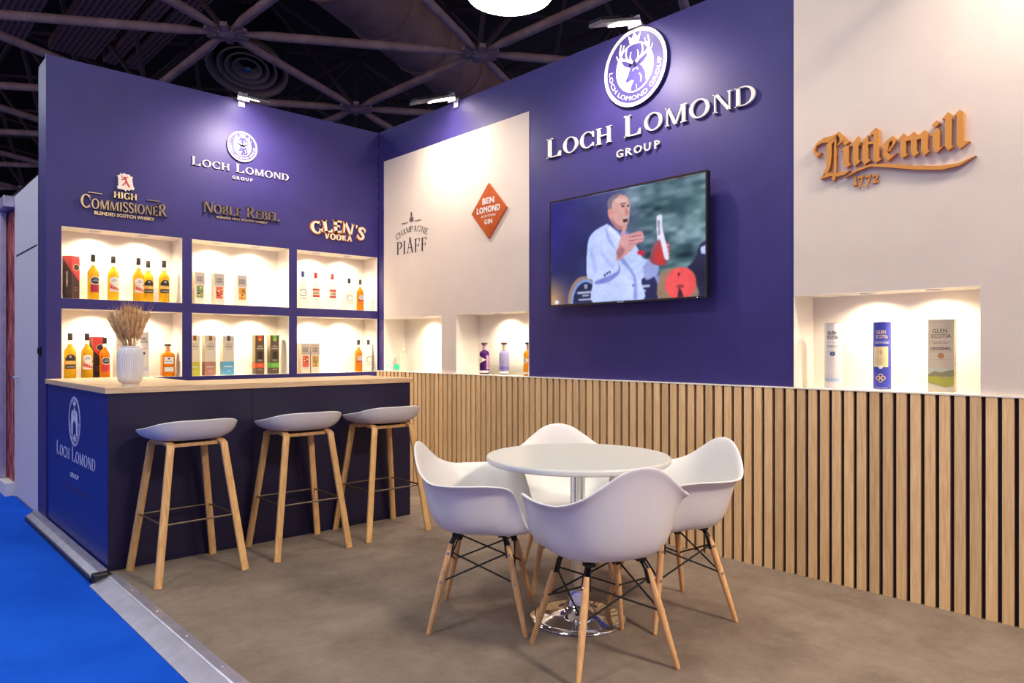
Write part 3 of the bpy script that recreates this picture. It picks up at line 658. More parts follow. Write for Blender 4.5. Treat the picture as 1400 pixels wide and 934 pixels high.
LM = {'stem': [(4.633, 2.433), (4.668, 2.464), (4.683, 2.473), (4.683, 2.454), (4.662, 2.434), (4.661, 2.361), (4.653, 2.307), (4.633, 2.272), (4.612, 2.265), (4.632, 2.311), (4.635, 2.373)], 'base': [(4.597, 2.251), (4.623, 2.278), (4.654, 2.277), (4.688, 2.267), (4.759, 2.27), (4.736, 2.254), (4.695, 2.249), (4.654, 2.258), (4.619, 2.254)], 'hair': [(4.679, 2.472), (4.687, 2.47), (4.684, 2.273), (4.688, 2.252), (4.671, 2.226), (4.663, 2.248), (4.673, 2.268), (4.675, 2.365)], 'flour': [(4.702, 2.492), (4.668, 2.479), (4.619, 2.478), (4.581, 2.458), (4.56, 2.427), (4.563, 2.4), (4.581, 2.375), (4.605, 2.399), (4.584, 2.399), (4.568, 2.415), (4.578, 2.441), (4.609, 2.452), (4.647, 2.446), (4.678, 2.462)], 'ear': [(4.692, 2.483), (4.708, 2.485), (4.731, 2.461), (4.726, 2.441), (4.695, 2.417), (4.693, 2.421), (4.71, 2.441), (4.705, 2.459)], 'i1': [(4.71, 2.389), (4.743, 2.41), (4.756, 2.401), (4.753, 2.316), (4.766, 2.302), (4.744, 2.289), (4.728, 2.307), (4.726, 2.383)], 'd1': [(4.722, 2.432), (4.749, 2.444), (4.761, 2.427), (4.736, 2.412)], 't1': [(4.755, 2.406), (4.772, 2.411), (4.805, 2.447), (4.805, 2.409), (4.854, 2.402), (4.854, 2.392), (4.805, 2.397), (4.803, 2.323), (4.818, 2.31), (4.788, 2.289), (4.776, 2.311), (4.777, 2.398)], 't2': [(4.805, 2.404), (4.825, 2.41), (4.855, 2.442), (4.855, 2.405), (4.883, 2.402), (4.883, 2.39), (4.855, 2.391), (4.854, 2.317), (4.87, 2.305), (4.838, 2.287), (4.825, 2.309), (4.826, 2.391)], 'l1': [(4.864, 2.447), (4.895, 2.473), (4.911, 2.457), (4.911, 2.312), (4.925, 2.3), (4.897, 2.286), (4.881, 2.303), (4.883, 2.441), (4.867, 2.436)], 'e': [(4.93, 2.378), (4.955, 2.396), (4.979, 2.411), (4.997, 2.388), (4.991, 2.372), (4.96, 2.332), (4.955, 2.338), (4.979, 2.371), (4.974, 2.388), (4.96, 2.378), (4.952, 2.33), (4.967, 2.301), (5.0, 2.317), (4.955, 2.284), (4.93, 2.315)], 'm': [(5.004, 2.387), (5.031, 2.412), (5.043, 2.398), (5.042, 2.384), (5.081, 2.41), (5.094, 2.394), (5.093, 2.38), (5.13, 2.408), (5.144, 2.39), (5.142, 2.308), (5.152, 2.297), (5.128, 2.279), (5.113, 2.301), (5.113, 2.368), (5.093, 2.366), (5.092, 2.312), (5.101, 2.297), (5.08, 2.282), (5.065, 2.307), (5.065, 2.371), (5.042, 2.369), (5.04, 2.31), (5.053, 2.3), (5.029, 2.285), (5.013, 2.305), (5.017, 2.381)], 'i2': [(5.155, 2.372), (5.187, 2.406), (5.197, 2.391), (5.196, 2.303), (5.215, 2.309), (5.183, 2.281), (5.166, 2.303), (5.166, 2.369)], 'd2': [(5.162, 2.424), (5.184, 2.444), (5.199, 2.428), (5.176, 2.408)], 'l2': [(5.207, 2.444), (5.235, 2.473), (5.25, 2.458), (5.248, 2.308), (5.259, 2.297), (5.235, 2.283), (5.221, 2.305), (5.222, 2.44)], 'l3': [(5.257, 2.448), (5.286, 2.472), (5.302, 2.456), (5.302, 2.315), (5.328, 2.308), (5.286, 2.281), (5.272, 2.3), (5.272, 2.444)], 'swash': [(4.736, 2.235), (4.802, 2.273), (4.867, 2.283), (4.955, 2.271), (5.081, 2.235), (5.201, 2.213), (5.278, 2.211), (5.354, 2.234), (5.284, 2.199), (5.207, 2.192), (5.087, 2.215), (4.961, 2.249), (4.867, 2.273), (4.802, 2.26)], 'n1': [(4.776, 2.232), (4.789, 2.236), (4.789, 2.193), (4.796, 2.189), (4.771, 2.184), (4.778, 2.194), (4.778, 2.224)], 'n2': [(4.797, 2.233), (4.829, 2.233), (4.805, 2.168), (4.798, 2.173), (4.818, 2.222), (4.797, 2.218)], 'n3': [(4.835, 2.232), (4.867, 2.232), (4.843, 2.168), (4.836, 2.173), (4.856, 2.221), (4.835, 2.217)], 'n4': [(4.872, 2.222), (4.886, 2.233), (4.902, 2.221), (4.897, 2.205), (4.883, 2.195), (4.903, 2.194), (4.903, 2.185), (4.871, 2.182), (4.873, 2.195), (4.89, 2.211), (4.887, 2.222), (4.876, 2.212)]}
t = thing('wall_sign', 'gold blackletter wordmark with long swash on the right white panel', 'sign', (0, -4.95, 2.2), -90)
def lm(keys, name, d=.03):
    part(join([poly([(a - 4.95, b - 2.2) for a, b in LM[k]]) for k in keys]), name, GOLD, t, -d, -.0025)
lm(['stem', 'base', 'hair', 'flour', 'ear'], 'letter'); lm(['i1', 'd1'], 'letter'); lm(['t1'], 'letter'); lm(['t2'], 'letter'); lm(['l1'], 'letter'); lm(['e'], 'letter'); lm(['m'], 'letter'); lm(['i2', 'd2'], 'letter'); lm(['l2'], 'letter'); lm(['l3'], 'letter'); lm(['swash'], 'swash')
for k in ('n1', 'n2', 'n3', 'n4'): lm([k], 'numeral', .016)

# ------------------------------------------------------------------ television
tv = thing('television', 'wall-mounted flat television showing a man in a white jacket', 'television', (0, -3.245, 1.62), -90)
TW, TH = 1.36, .795
MB().box((-TW / 2, -.100, 0), (TW / 2, -.062, TH)).build('casing', mat('tv_black', (16, 15, 17), .3), tv, bevel=.003)
MB().box((-TW / 2 - .002, -.103, -.002), (TW / 2 + .002, -.098, .010)).box((-TW / 2 - .002, -.103, TH - .008), (TW / 2 + .002, -.098, TH + .002)).box((-TW / 2 - .002, -.103, .010), (-TW / 2 + .008, -.098, TH - .008)).box((TW / 2 - .008, -.103, .010), (TW / 2 + .002, -.098, TH - .008)).build('bezel', mat('tv_bezel', (70, 60, 52), .3, metal=.8), tv)
MB().box((-.35, -.062, .2), (.35, -.002, .6)).build('wall_mount', BLACKM, tv)
MB().box((-.03, -.1045, .001), (.03, -.103, .008)).build('badge', SCREW, tv); MB().lathe([(.003, 0), (.002, .002)], 8, (0, 0, 0)).build('status_light', mat('led', (180, 200, 255), .4, emit=4), tv, loc=(TW / 2 - .07, -.104, .004))
NXP, NZP = 330, 190
U, V_ = np.meshgrid((np.arange(NXP) + .5) / NXP, (np.arange(NZP) + .5) / NZP)
rng = np.random.default_rng(3)
def cloud(sx, sz, seed):
    g = np.random.default_rng(seed).random((sz + 2, sx + 2)); fx = U * sx; fz = V_ * sz; i = fx.astype(int); j = fz.astype(int); a = fx - i; b = fz - j; a = a * a * (3 - 2 * a); b = b * b * (3 - 2 * b)
    return (g[j, i] * (1 - a) + g[j, i + 1] * a) * (1 - b) + (g[j + 1, i] * (1 - a) + g[j + 1, i + 1] * a) * b
def S_(a, b, x): t_ = np.clip((x - a) / (b - a), 0, 1); return t_ * t_ * (3 - 2 * t_)
img = np.zeros((NZP, NXP, 3))
def C3(*c): return np.array(c, float)
wgt = S_(.35, .75, U + .12 * (cloud(5, 4, 1) - .5))[..., None]
img = C3(34, 38, 86) * (1 - wgt) + (C3(70, 100, 108) + (cloud(9, 8, 2)[..., None] - .45) * 90 + (cloud(22, 26, 5)[..., None] - .5) * 60 + (cloud(9, 26, 8)[..., None] - .5) * 40) * wgt
img += (S_(.45, 0, V_) * S_(.55, .2, np.abs(U - .62)))[..., None] * 25
img = img * (1 - (S_(.2, 0, U) * S_(.65, 1, V_))[..., None]) + C3(196, 150, 110) * (S_(.2, 0, U) * S_(.65, 1, V_))[..., None]
def inside(pts):
    m = np.zeros(U.shape, bool); n = len(pts)
    for k in range(n):
        (x0, y0), (x1, y1) = pts[k], pts[(k + 1) % n]
        if y0 == y1: continue
        m ^= ((V_ > min(y0, y1)) & (V_ <= max(y0, y1)) & (U < x0 + (V_ - y0) * (x1 - x0) / (y1 - y0)))
    return m.astype(float)
def blur(m, k):
    for _ in range(k):
        m = (np.roll(m, 1, 0) + np.roll(m, -1, 0) + 2 * m) / 4; m = (np.roll(m, 1, 1) + np.roll(m, -1, 1) + 2 * m) / 4
    return m
def paint(pts, c, soft=1, a=1.0):
    global img
    P = [tuple(q) for q in smooth_pts([tuple(p) for p in pts] + [tuple(pts[0])], 4)][:-1] if len(pts) > 4 else pts
    m = (blur(inside(P), soft) * a)[..., None]; img = img * (1 - m) + C3(*c) * m
def pell(cx, cz, rx, rz, c, soft=1, a=1.0): paint(ell(cx, cz, rx, rz, 20), c, soft, a)
pell(.245, .98, .115, .235, (150, 120, 100), 2); pell(.255, .985, .10, .21, (120, 150, 210), 1); pell(.26, .99, .09, .185, (22, 30, 62), 1)
pell(.665, .93, .09, .20, (120, 140, 210), 2); pell(.66, .94, .075, .17, (30, 34, 74), 1)
for cx, cz, ww in ((.262, .835, .03), (.262, .855, .02), (.255, .90, .11), (.26, .93, .05), (.26, .965, .10), (.66, .885, .05), (.645, .925, .03)):
    paint([(cx - ww / 2, cz - .009), (cx + ww / 2, cz - .009), (cx + ww / 2, cz + .009), (cx - ww / 2, cz + .009)], (214, 220, 240), 1, .8)
paint([(1.01, .544), (.967, .591), (.944, .697), (.903, .761), (.935, .849), (.953, 1.01), (1.01, 1.01)], (30, 30, 62), 2)
paint([(.971, .605), (1.01, .585), (1.01, .667), (.976, .655)], (180, 200, 235), 1)
paint([(.74, .79), (.80, .75), (.88, .76), (.93, .80), (.95, .9), (.95, 1.01), (.74, 1.01)], (150, 120, 100), 3); pell(.862, .885, .088, .135, (236, 84, 84), 1); paint([(.855, .91), (.87, .95), (.88, 1.0), (.845, 1.0)], (60, 26, 40), 1); pell(.862, .91, .022, .014, (150, 50, 60), 1); paint([(.845, .80), (.86, .79), (.858, .82), (.85, .83)], (90, 30, 40), 1)
JK = (186, 202, 246)
paint([(.41, .289), (.318, .343), (.275, .445), (.269, .747), (.312, .8), (.318, 1.01), (.638, 1.01), (.633, .825), (.727, .771), (.722, .676), (.646, .641), (.605, .537), (.546, .407), (.498, .404)], JK, 1)
paint([(.33, .801), (.466, .741), (.488, .699), (.476, .636), (.498, .731), (.432, .815), (.33, .833)], (108, 118, 190), 2, .9)
paint([(.498, .579), (.594, .789), (.605, 1.0), (.583, .999), (.578, .788), (.488, .623)], (120, 136, 206), 2, .8)
paint([(.40, .30), (.43, .42), (.47, .52), (.46, .53), (.41, .43)], (140, 154, 214), 2, .7); paint([(.29, .5), (.33, .6), (.34, .72), (.32, .72), (.30, .6)], (150, 164, 222), 3, .6); paint([(.35, .45), (.40, .58), (.46, .68), (.44, .7), (.38, .6)], (158, 170, 226), 3, .6)
for k in range(3): pell(.395 + .016 * k, .755 - .012 * k, .006, .012, (40, 44, 80), 0)
pell(.582, .87, .006, .012, (90, 100, 150), 0)
paint([(.421, .295), (.498, .381), (.546, .384), (.552, .423), (.52, .447), (.444, .369)], (92, 124, 206), 1); paint([(.43, .31), (.49, .40), (.5, .44), (.47, .43), (.42, .34)], (206, 216, 246), 1)
SK = (206, 156, 146)
paint([(.419, .163), (.432, .065), (.476, .043), (.531, .067), (.558, .129), (.558, .228), (.55, .309), (.528, .345), (.488, .363), (.444, .289), (.423, .233)], SK, 1)
paint([(.44, .24), (.47, .30), (.50, .33), (.53, .34), (.49, .365), (.444, .295)], (160, 104, 100), 2, .8); paint([(.46, .08), (.52, .08), (.54, .12), (.48, .12)], (226, 184, 174), 2, .8)
paint([(.416, .177), (.414, .084), (.449, .040), (.503, .036), (.476, .067), (.446, .1), (.442, .184)], (118, 108, 120), 1)
paint([(.416, .161), (.444, .165), (.449, .224), (.432, .243), (.417, .216)], (216, 140, 132), 1)
paint([(.498, .128), (.53, .125), (.53, .138), (.50, .140)], (110, 84, 86), 0); paint([(.505, .150), (.525, .148), (.525, .163), (.505, .164)], (60, 44, 54), 0); paint([(.541, .151), (.555, .152), (.555, .168), (.541, .168)], (60, 44, 54), 0)
paint([(.531, .170), (.553, .215), (.55, .245), (.528, .243)], (190, 126, 118), 1); paint([(.513, .255), (.55, .255), (.55, .265), (.51, .27)], (180, 170, 172), 0); paint([(.513, .272), (.546, .271), (.546, .300), (.52, .303)], (66, 34, 44), 0)
paint([(.471, .551), (.498, .441), (.512, .34), (.527, .305), (.541, .34), (.537, .408), (.626, .400), (.646, .44), (.642, .492), (.599, .515), (.562, .568), (.476, .640)], (204, 148, 146), 1)
for z in (.435, .47, .50): paint([(.552, z), (.64, z - .004), (.64, z + .004), (.552, z + .008)], (140, 84, 92), 0, .8)
paint([(.471, .56), (.50, .50), (.53, .55), (.49, .63)], (150, 96, 104), 2, .8)
paint([(.602, .571), (.656, .576), (.651, .62), (.61, .601)], (196, 34, 66), 1)
paint([(.64, .72), (.70, .62), (.73, .66), (.73, .78), (.66, .83)], (150, 160, 216), 2)
paint([(.678, .655), (.706, .541), (.737, .501), (.79, .529), (.802, .617), (.775, .72), (.706, .703)], (150, 70, 78), 1); paint([(.712, .616), (.746, .535), (.771, .684), (.751, .712), (.715, .681)], (196, 54, 50), 1)
for k in range(4): pell(.785, .555 + .035 * k, .016, .014, (206, 140, 136), 1)
paint([(.725, .291), (.756, .291), (.758, .392), (.774, .497), (.797, .659), (.771, .659), (.746, .505), (.728, .488)], (222, 222, 242), 1); paint([(.73, .33), (.742, .33), (.745, .46), (.735, .46)], (120, 110, 130), 1, .8)
pell(.045, .975, .016, .02, (226, 226, 236), 1)
img = np.stack([blur(img[..., c], 1) for c in range(3)], -1) * (1 + .06 * (cloud(26, 20, 11) - .5) + .06 * (cloud(70, 50, 12) - .5))[..., None]
img += (S_(.5, 0, U) * S_(.9, .2, V_))[..., None] * C3(6, 0, 30) + (cloud(7, 6, 14)[..., None] - .5) * C3(18, 14, 24)
img = np.clip(img, 0, 255) / 255
imgl = np.where(img <= .04045, img / 12.92, ((img + .055) / 1.055) ** 2.4)
sw, sh2 = 1.338, .773
vx = np.linspace(-sw / 2, sw / 2, NXP + 1); vz = np.linspace(.011 + sh2, .011, NZP + 1)
verts = [(float(x), -.1015, float(z)) for z in vz for x in vx]
idx = lambda i, j: j * (NXP + 1) + i
faces = [(idx(i, j + 1), idx(i + 1, j + 1), idx(i + 1, j), idx(i, j)) for j in range(NZP) for i in range(NXP)]
me = bpy.data.meshes.new('screen'); me.from_pydata(verts, [], faces); me.update()
ca = me.color_attributes.new('picture', 'FLOAT_COLOR', 'CORNER')
ca.data.foreach_set('color', np.repeat(np.concatenate([imgl.reshape(-1, 3), np.ones((NXP * NZP, 1))], 1), 4, axis=0).astype(np.float32).ravel())
so = bpy.data.objects.new('screen', me); COL.objects.link(so); so.parent = tv
SM = mat('screen_picture', (8, 8, 10), .12, spec=.6); n_, l_, b_ = nodes(SM); at = n_.new('ShaderNodeVertexColor'); at.layer_name = 'picture'
l_.new(at.outputs[0], b_.inputs['Emission Color']); b_.inputs['Emission Strength'].default_value = .5; me.materials.append(SM)

# ------------------------------------------------------------------ shell armchairs
def shell_surface(stations, centre, nth=96, thick=.010, name='shell', m=PLASTIC, parent=None, inner=6, wall=11, flare=.5, belly=.72):
    """stations: list of (rim, foot) from front (theta 0) to back for x>=0; mirrored."""
    half = stations; full = half + [((-r_[0], r_[1], r_[2]), (-f_[0], f_[1], f_[2]), w_) for r_, f_, w_ in reversed(half[1:-1])]
    def loop(k):
        P = [Vector(s_[k]) if k < 2 else Vector((s_[2], 0, 0)) for s_ in full]; n = len(P); out = []
        for q in range(nth):
            u = q * n / nth; i = int(u); t_ = u - i; a, b, c, d = P[(i - 1) % n], P[i % n], P[(i + 1) % n], P[(i + 2) % n]
            out.append(.5 * ((2 * b) + (c - a) * t_ + (2 * a - 5 * b + 4 * c - d) * t_ * t_ + (3 * b - a - 3 * c + d) * t_ ** 3))
        return out
    rim, foot, fl_ = loop(0), loop(1), [min(1, max(0, v.x)) for v in loop(2)]; C0 = Vector(centre); vs = [C0]; rows = []
    for k in range(1, inner + 1):
        rows.append([C0.lerp(f_, k / (inner + .6)) for f_ in foot])
    for k in range(0, wall + 1):
        t_ = k / wall; row = []
        for r_, f_, g_ in zip(rim, foot, fl_):
            lat = Vector((r_.x - f_.x, r_.y - f_.y, 0)); hgt = r_.z - f_.z
            c1 = f_ + lat * belly + Vector((0, 0, hgt * .02)); c2 = f_ + lat * (belly + .03 - g_ * .26) + Vector((0, 0, hgt * (.80 + .22 * g_)))
            start = C0.lerp(f_, inner / (inner + .6)).lerp(f_, .6); s_ = 1 - t_
            row.append(start * s_ ** 3 + c1 * 3 * s_ * s_ * t_ + c2 * 3 * s_ * t_ * t_ + r_ * t_ ** 3)
        if k: rows.append(row)
    for row in rows: vs += row
    fs = [(0, 1 + q, 1 + (q + 1) % nth) for q in range(nth)]
    for k in range(len(rows) - 1):
        a = 1 + k * nth; b = a + nth
        fs += [(a + q, b + q, b + (q + 1) % nth, a + (q + 1) % nth) for q in range(nth)]
    mb = MB(); mb.add(vs, fs); o = mb.build(name, m, parent, smooth=80)
    so_ = o.modifiers.new('thickness', 'SOLIDIFY'); so_.thickness = thick; so_.offset = -1
    sb = o.modifiers.new('smooth', 'SUBSURF'); sb.levels = 1; sb.render_levels = 1
    return o
ST = [((0, .258, .458), (0, .17, .452), 0), ((.11, .255, .458), (.09, .16, .451), 0), ((.203, .248, .468), (.165, .15, .449), 0), ((.246, .224, .514), (.198, .13, .447), .1), ((.268, .198, .598), (.202, .10, .446), .4),
      ((.302, .162, .672), (.200, .06, .446), .9), ((.340, .075, .692), (.190, .01, .446), 1), ((.350, -.03, .692), (.188, -.03, .446), 1), ((.338, -.125, .690), (.180, -.07, .446), 1), ((.298, -.205, .694), (.165, -.11, .447), .9),
      ((.232, -.264, .726), (.135, -.14, .448), .6), ((.165, -.300, .776), (.10, -.16, .448), .35), ((.085, -.324, .830), (.055, -.173, .449), .2), ((0, -.332, .848), (0, -.178, .449), .2)]
def make_chair():
    t = empty('shell_armchair')
    shell_surface(ST, (0, -.01, .440), parent=t)
    k = 1
    brk = None
    for sx in (-1, 1):
        for sy in (-1, 1):
            top = Vector((sx * .142, sy * .132, .392)); ft = Vector((sx * .228, sy * .222, .001)); d = ft - top
            l = MB(); l.path([top, top.lerp(ft, .12), top.lerp(ft, .38), top.lerp(ft, .8), top.lerp(ft, .985), ft], [.0115, .0145, .0165, .0125, .0105, .0085], 14)
            lg = l.build('leg', BEECH, t, 50)
            sc_ = MB()
            out = Vector((sx, 0, 0))
            for fr_ in (.10, .42):
                p = top.lerp(ft, fr_) + out * .012; sc_.tube(p, p + out * .006, .0065, n=10)
            sc_.build('screw', SCREW, lg, 40)
            br = MB(); br.path([(sx * .118, sy * .108, .437), top + Vector((-sx * .012, 0, .0)), top.lerp(ft, .14) + Vector((-sx * .016, 0, 0))], 0, rect=(.022, .006, (0, 1, 0))); br.path([(sx * .118, sy * .108, .437), top + Vector((0, -sy * .012, .0)), top.lerp(ft, .14) + Vector((0, -sy * .016, 0))], 0, rect=(.022, .006, (1, 0, 0)))
            br.box((sx * .118 - .02, sy * .108 - .02, .425), (sx * .118 + .02, sy * .108 + .02, .438)); br.build('bracket', BLACKM, t)
    def P(sx, sy, f_): return Vector((sx * .142, sy * .132, .392)).lerp(Vector((sx * .228, sy * .222, 0)), f_)
    for a, b in (((-1, -1), (1, -1)), ((-1, 1), (1, 1)), ((-1, -1), (-1, 1)), ((1, -1), (1, 1))):
        MB().tube(P(*a, .08), P(*b, .42), .0042, n=8).build('brace', BLACKM, t, 40); MB().tube(P(*b, .08), P(*a, .42), .0042, n=8).build('brace', BLACKM, t, 40)
    ur = MB()
    ur.tube((-.118, -.108, .43), (.118, .108, .43), .006); ur.tube((-.118, .108, .43), (.118, -.108, .43), .006); ur.build('under_frame', BLACKM, t)
    return t
chair = make_chair()
CH = [(-1.768, -3.730, -48, 'white shell armchair on the left of the table, nearest the bar stools'), (-1.687, -4.405, 69, 'white shell armchair in front, its back turned to the viewer'),
      (-1.04, -4.297, 157, 'white shell armchair on the right of the table, nearest the slatted wall'), (-1.064, -3.633, 233, 'white shell armchair behind the table, partly hidden, facing the viewer')]
for i, (x, y, a, lb) in enumerate(CH):
    c = chair if i == 0 else copy_tree(chair); c.location = (x, y, 0); c.rotation_euler.z = R(a - 90); tag(c, lb, 'chair', 'shell armchairs around the round table')

# ------------------------------------------------------------------ round table
tb = thing('round_table', 'round white table on a chrome pedestal with trumpet base', 'table', (-1.437, -4.045, 0))
MB().lathe([(.02, .757), (.434, .757), (.441, .762), (.443, .772), (.441, .782), (.437, .786), (.02, .786)], 72).build('table_top', TABLEW, tb, 40)
MB().lathe([(.038, .045), (.036, .08), (.036, .745)], 32).build('column', CHROME, tb, 40)
MB().lathe([(.228, .001), (.232, .006), (.229, .012), (.20, .018), (.14, .027), (.09, .040), (.060, .062), (.046, .10), (.040, .14)], 64).build('base', CHROME, tb, 60)
MB().lathe([(.10, .745), (.11, .757)], 24).box((-.2, -.02, .748), (.2, .02, .7575)).build('top_plate', BLACKM, tb)

# ------------------------------------------------------------------ bar stools
SS = []
for k, th in enumerate((0, 18, 36, 54, 72, 90, 108, 126, 144, 162, 180)):
    a = R(th); rx, ry = .262, .225; s_, c_ = math.sin(a), math.cos(a); e_ = 2 / 2.5
    e_ = 2 / 2.9; x = rx * abs(s_) ** e_; y = ry * math.copysign(abs(c_) ** e_, c_)
    u_ = min(1, max(0, (th - 40) / 125)); z = .822 + (.898 - .822) * (u_ * u_ * (3 - 2 * u_)); z = .815 if th < 20 else z
    SS.append(((x, y, z), (x * .50, y * .50, .775), 0))
def make_stool():
    t = empty('bar_stool')
    o = shell_surface(SS, (0, 0, .773), parent=t, name='seat', m=STOOLP, thick=.010, belly=.90)
    def F(sx, sy): return Vector((sx * .243, sy * .232, 0))
    def Tp(sx, sy): return Vector((sx * .150, sy * .150, .745))
    for sx in (-1, 1):
        for sy in (-1, 1):
            f_, p = F(sx, sy), Tp(sx, sy)
            pts = [f_ + Vector((0, 0, .001)), f_.lerp(p, .5), f_.lerp(p, .93), p + Vector((0, sy * .002, .002)), Vector((sx * .146, sy * .138, .757)), Vector((sx * .143, sy * .115, .764)), Vector((sx * .14, sy * .006, .766))]
            MB().path(pts, 0, rect=(.040, .021, (1, 0, 0))).build('leg', LEG, t, 50)
    for sy in (-1, 1): MB().box((-.145, sy * .10 - .022, .742), (.145, sy * .10 + .022, .762)).build('cross_beam', LEG, t, bevel=.002)
    sp = MB(); sp.box((-.10, -.09, .762), (.10, .09, .768)); sp.build('seat_mount', BLACKM, t)
    sc_ = MB()
    for yy in (-.05, .05): sc_.tube((-.14, yy, .756), (-.14, yy, .748), .007); sc_.tube((.14, yy, .756), (.14, yy, .748), .007)
    sc_.build('screw', SCREW, t, 40)
    fr_ = MB(); zf = .33; q = zf / .745
    c4 = [F(sx, sy).lerp(Tp(sx, sy), q) for sx, sy in ((-1, -1), (1, -1), (1, 1), (-1, 1))]
    for k in range(4): fr_.tube(c4[k], c4[(k + 1) % 4], .0055, n=10)
    fr_.build('footrest', mat('footrest_steel', (128, 112, 96), .35, metal=.85), t, 40)
    return t
stool = make_stool()
for i, (x, y, a, lb) in enumerate(((-2.557, -1.985, 2, 'white bar stool with oak legs nearest the counter corner with the crest'), (-1.855, -1.975, -2, 'white bar stool with oak legs, middle one of the row at the counter'), (-1.215, -1.968, -1, 'white bar stool at the far end of the counter, beside the slatted wall'))):
    c = stool if i == 0 else copy_tree(stool); c.location = (x, y, 0); c.rotation_euler.z = R(a); tag(c, lb, 'bar stool', 'white bar stools at the counter')

# ------------------------------------------------------------------ products: decals on curved or flat faces
def mapf(kind, r=0, w_=0, d=0, off=.0008):
    if kind == 'round': return lambda u, v: ((r + off) * math.sin(u / r), -(r + off) * math.cos(u / r), v)
    if kind == 'front': return lambda u, v: (u, -d / 2 - off, v)
    if kind == 'left': return lambda u, v: (-w_ / 2 - off, -u, v)
    if kind == 'right': return lambda u, v: (w_ / 2 + off, u, v)
def decal(parent, name, shape, m, mp, label=None):
    b = MB(); b.add([mp(u, v) for u, v in shape[0]], [t_ if len(t_) > 2 else t_ for t_ in orient(shape)]); o = b.build(name, m, parent)
    if label: o['label'] = label
    if 'letter' in name or 'print' in name: o['kind'] = 'stuff'
    return o
def orient(shape):
    out = []
    for t_ in shape[1]:
        x = [shape[0][i] for i in t_]; A = sum(x[i][0] * x[(i + 1) % len(x)][1] - x[(i + 1) % len(x)][0] * x[i][1] for i in range(len(x)))
        out.append(tuple(t_) if A > 0 else tuple(reversed(t_)))
    return out
def grid(x0, z0, x1, z1, n=10):
    V = [(x0 + (x1 - x0) * k / n, z) for z in (z0, z1) for k in range(n + 1)]
    return V, [(k, k + 1, n + 2 + k, n + 1 + k) for k in range(n)]
def oval(cx, cz, rx, rz, n=24):
    V = []; m = 4
    for j in range(1, m + 1): V += ell(cx, cz, rx * j / m, rz * j / m, n)
    V.append((cx, cz)); T = [(k, (k + 1) % n, len(V) - 1) for k in range(n)]
    for j in range(m - 1): T += [(j * n + k, j * n + (k + 1) % n, (j + 1) * n + (k + 1) % n, (j + 1) * n + k) for k in range(n)]
    return V, T
def colr(c): return mat('print_%02x%02x%02x' % tuple(c), c, .5)
AMBER = mat('amber_spirit', (255, 196, 44), .08, trans=.5, ior=1.2); DEEP = mat('deep_amber_spirit', (250, 142, 36), .08, trans=.5, ior=1.2)
CLEAR = mat('clear_glass', (246, 250, 250), .03, trans=1, ior=1.12)
BLK = (34, 30, 30); WH = (240, 234, 222)
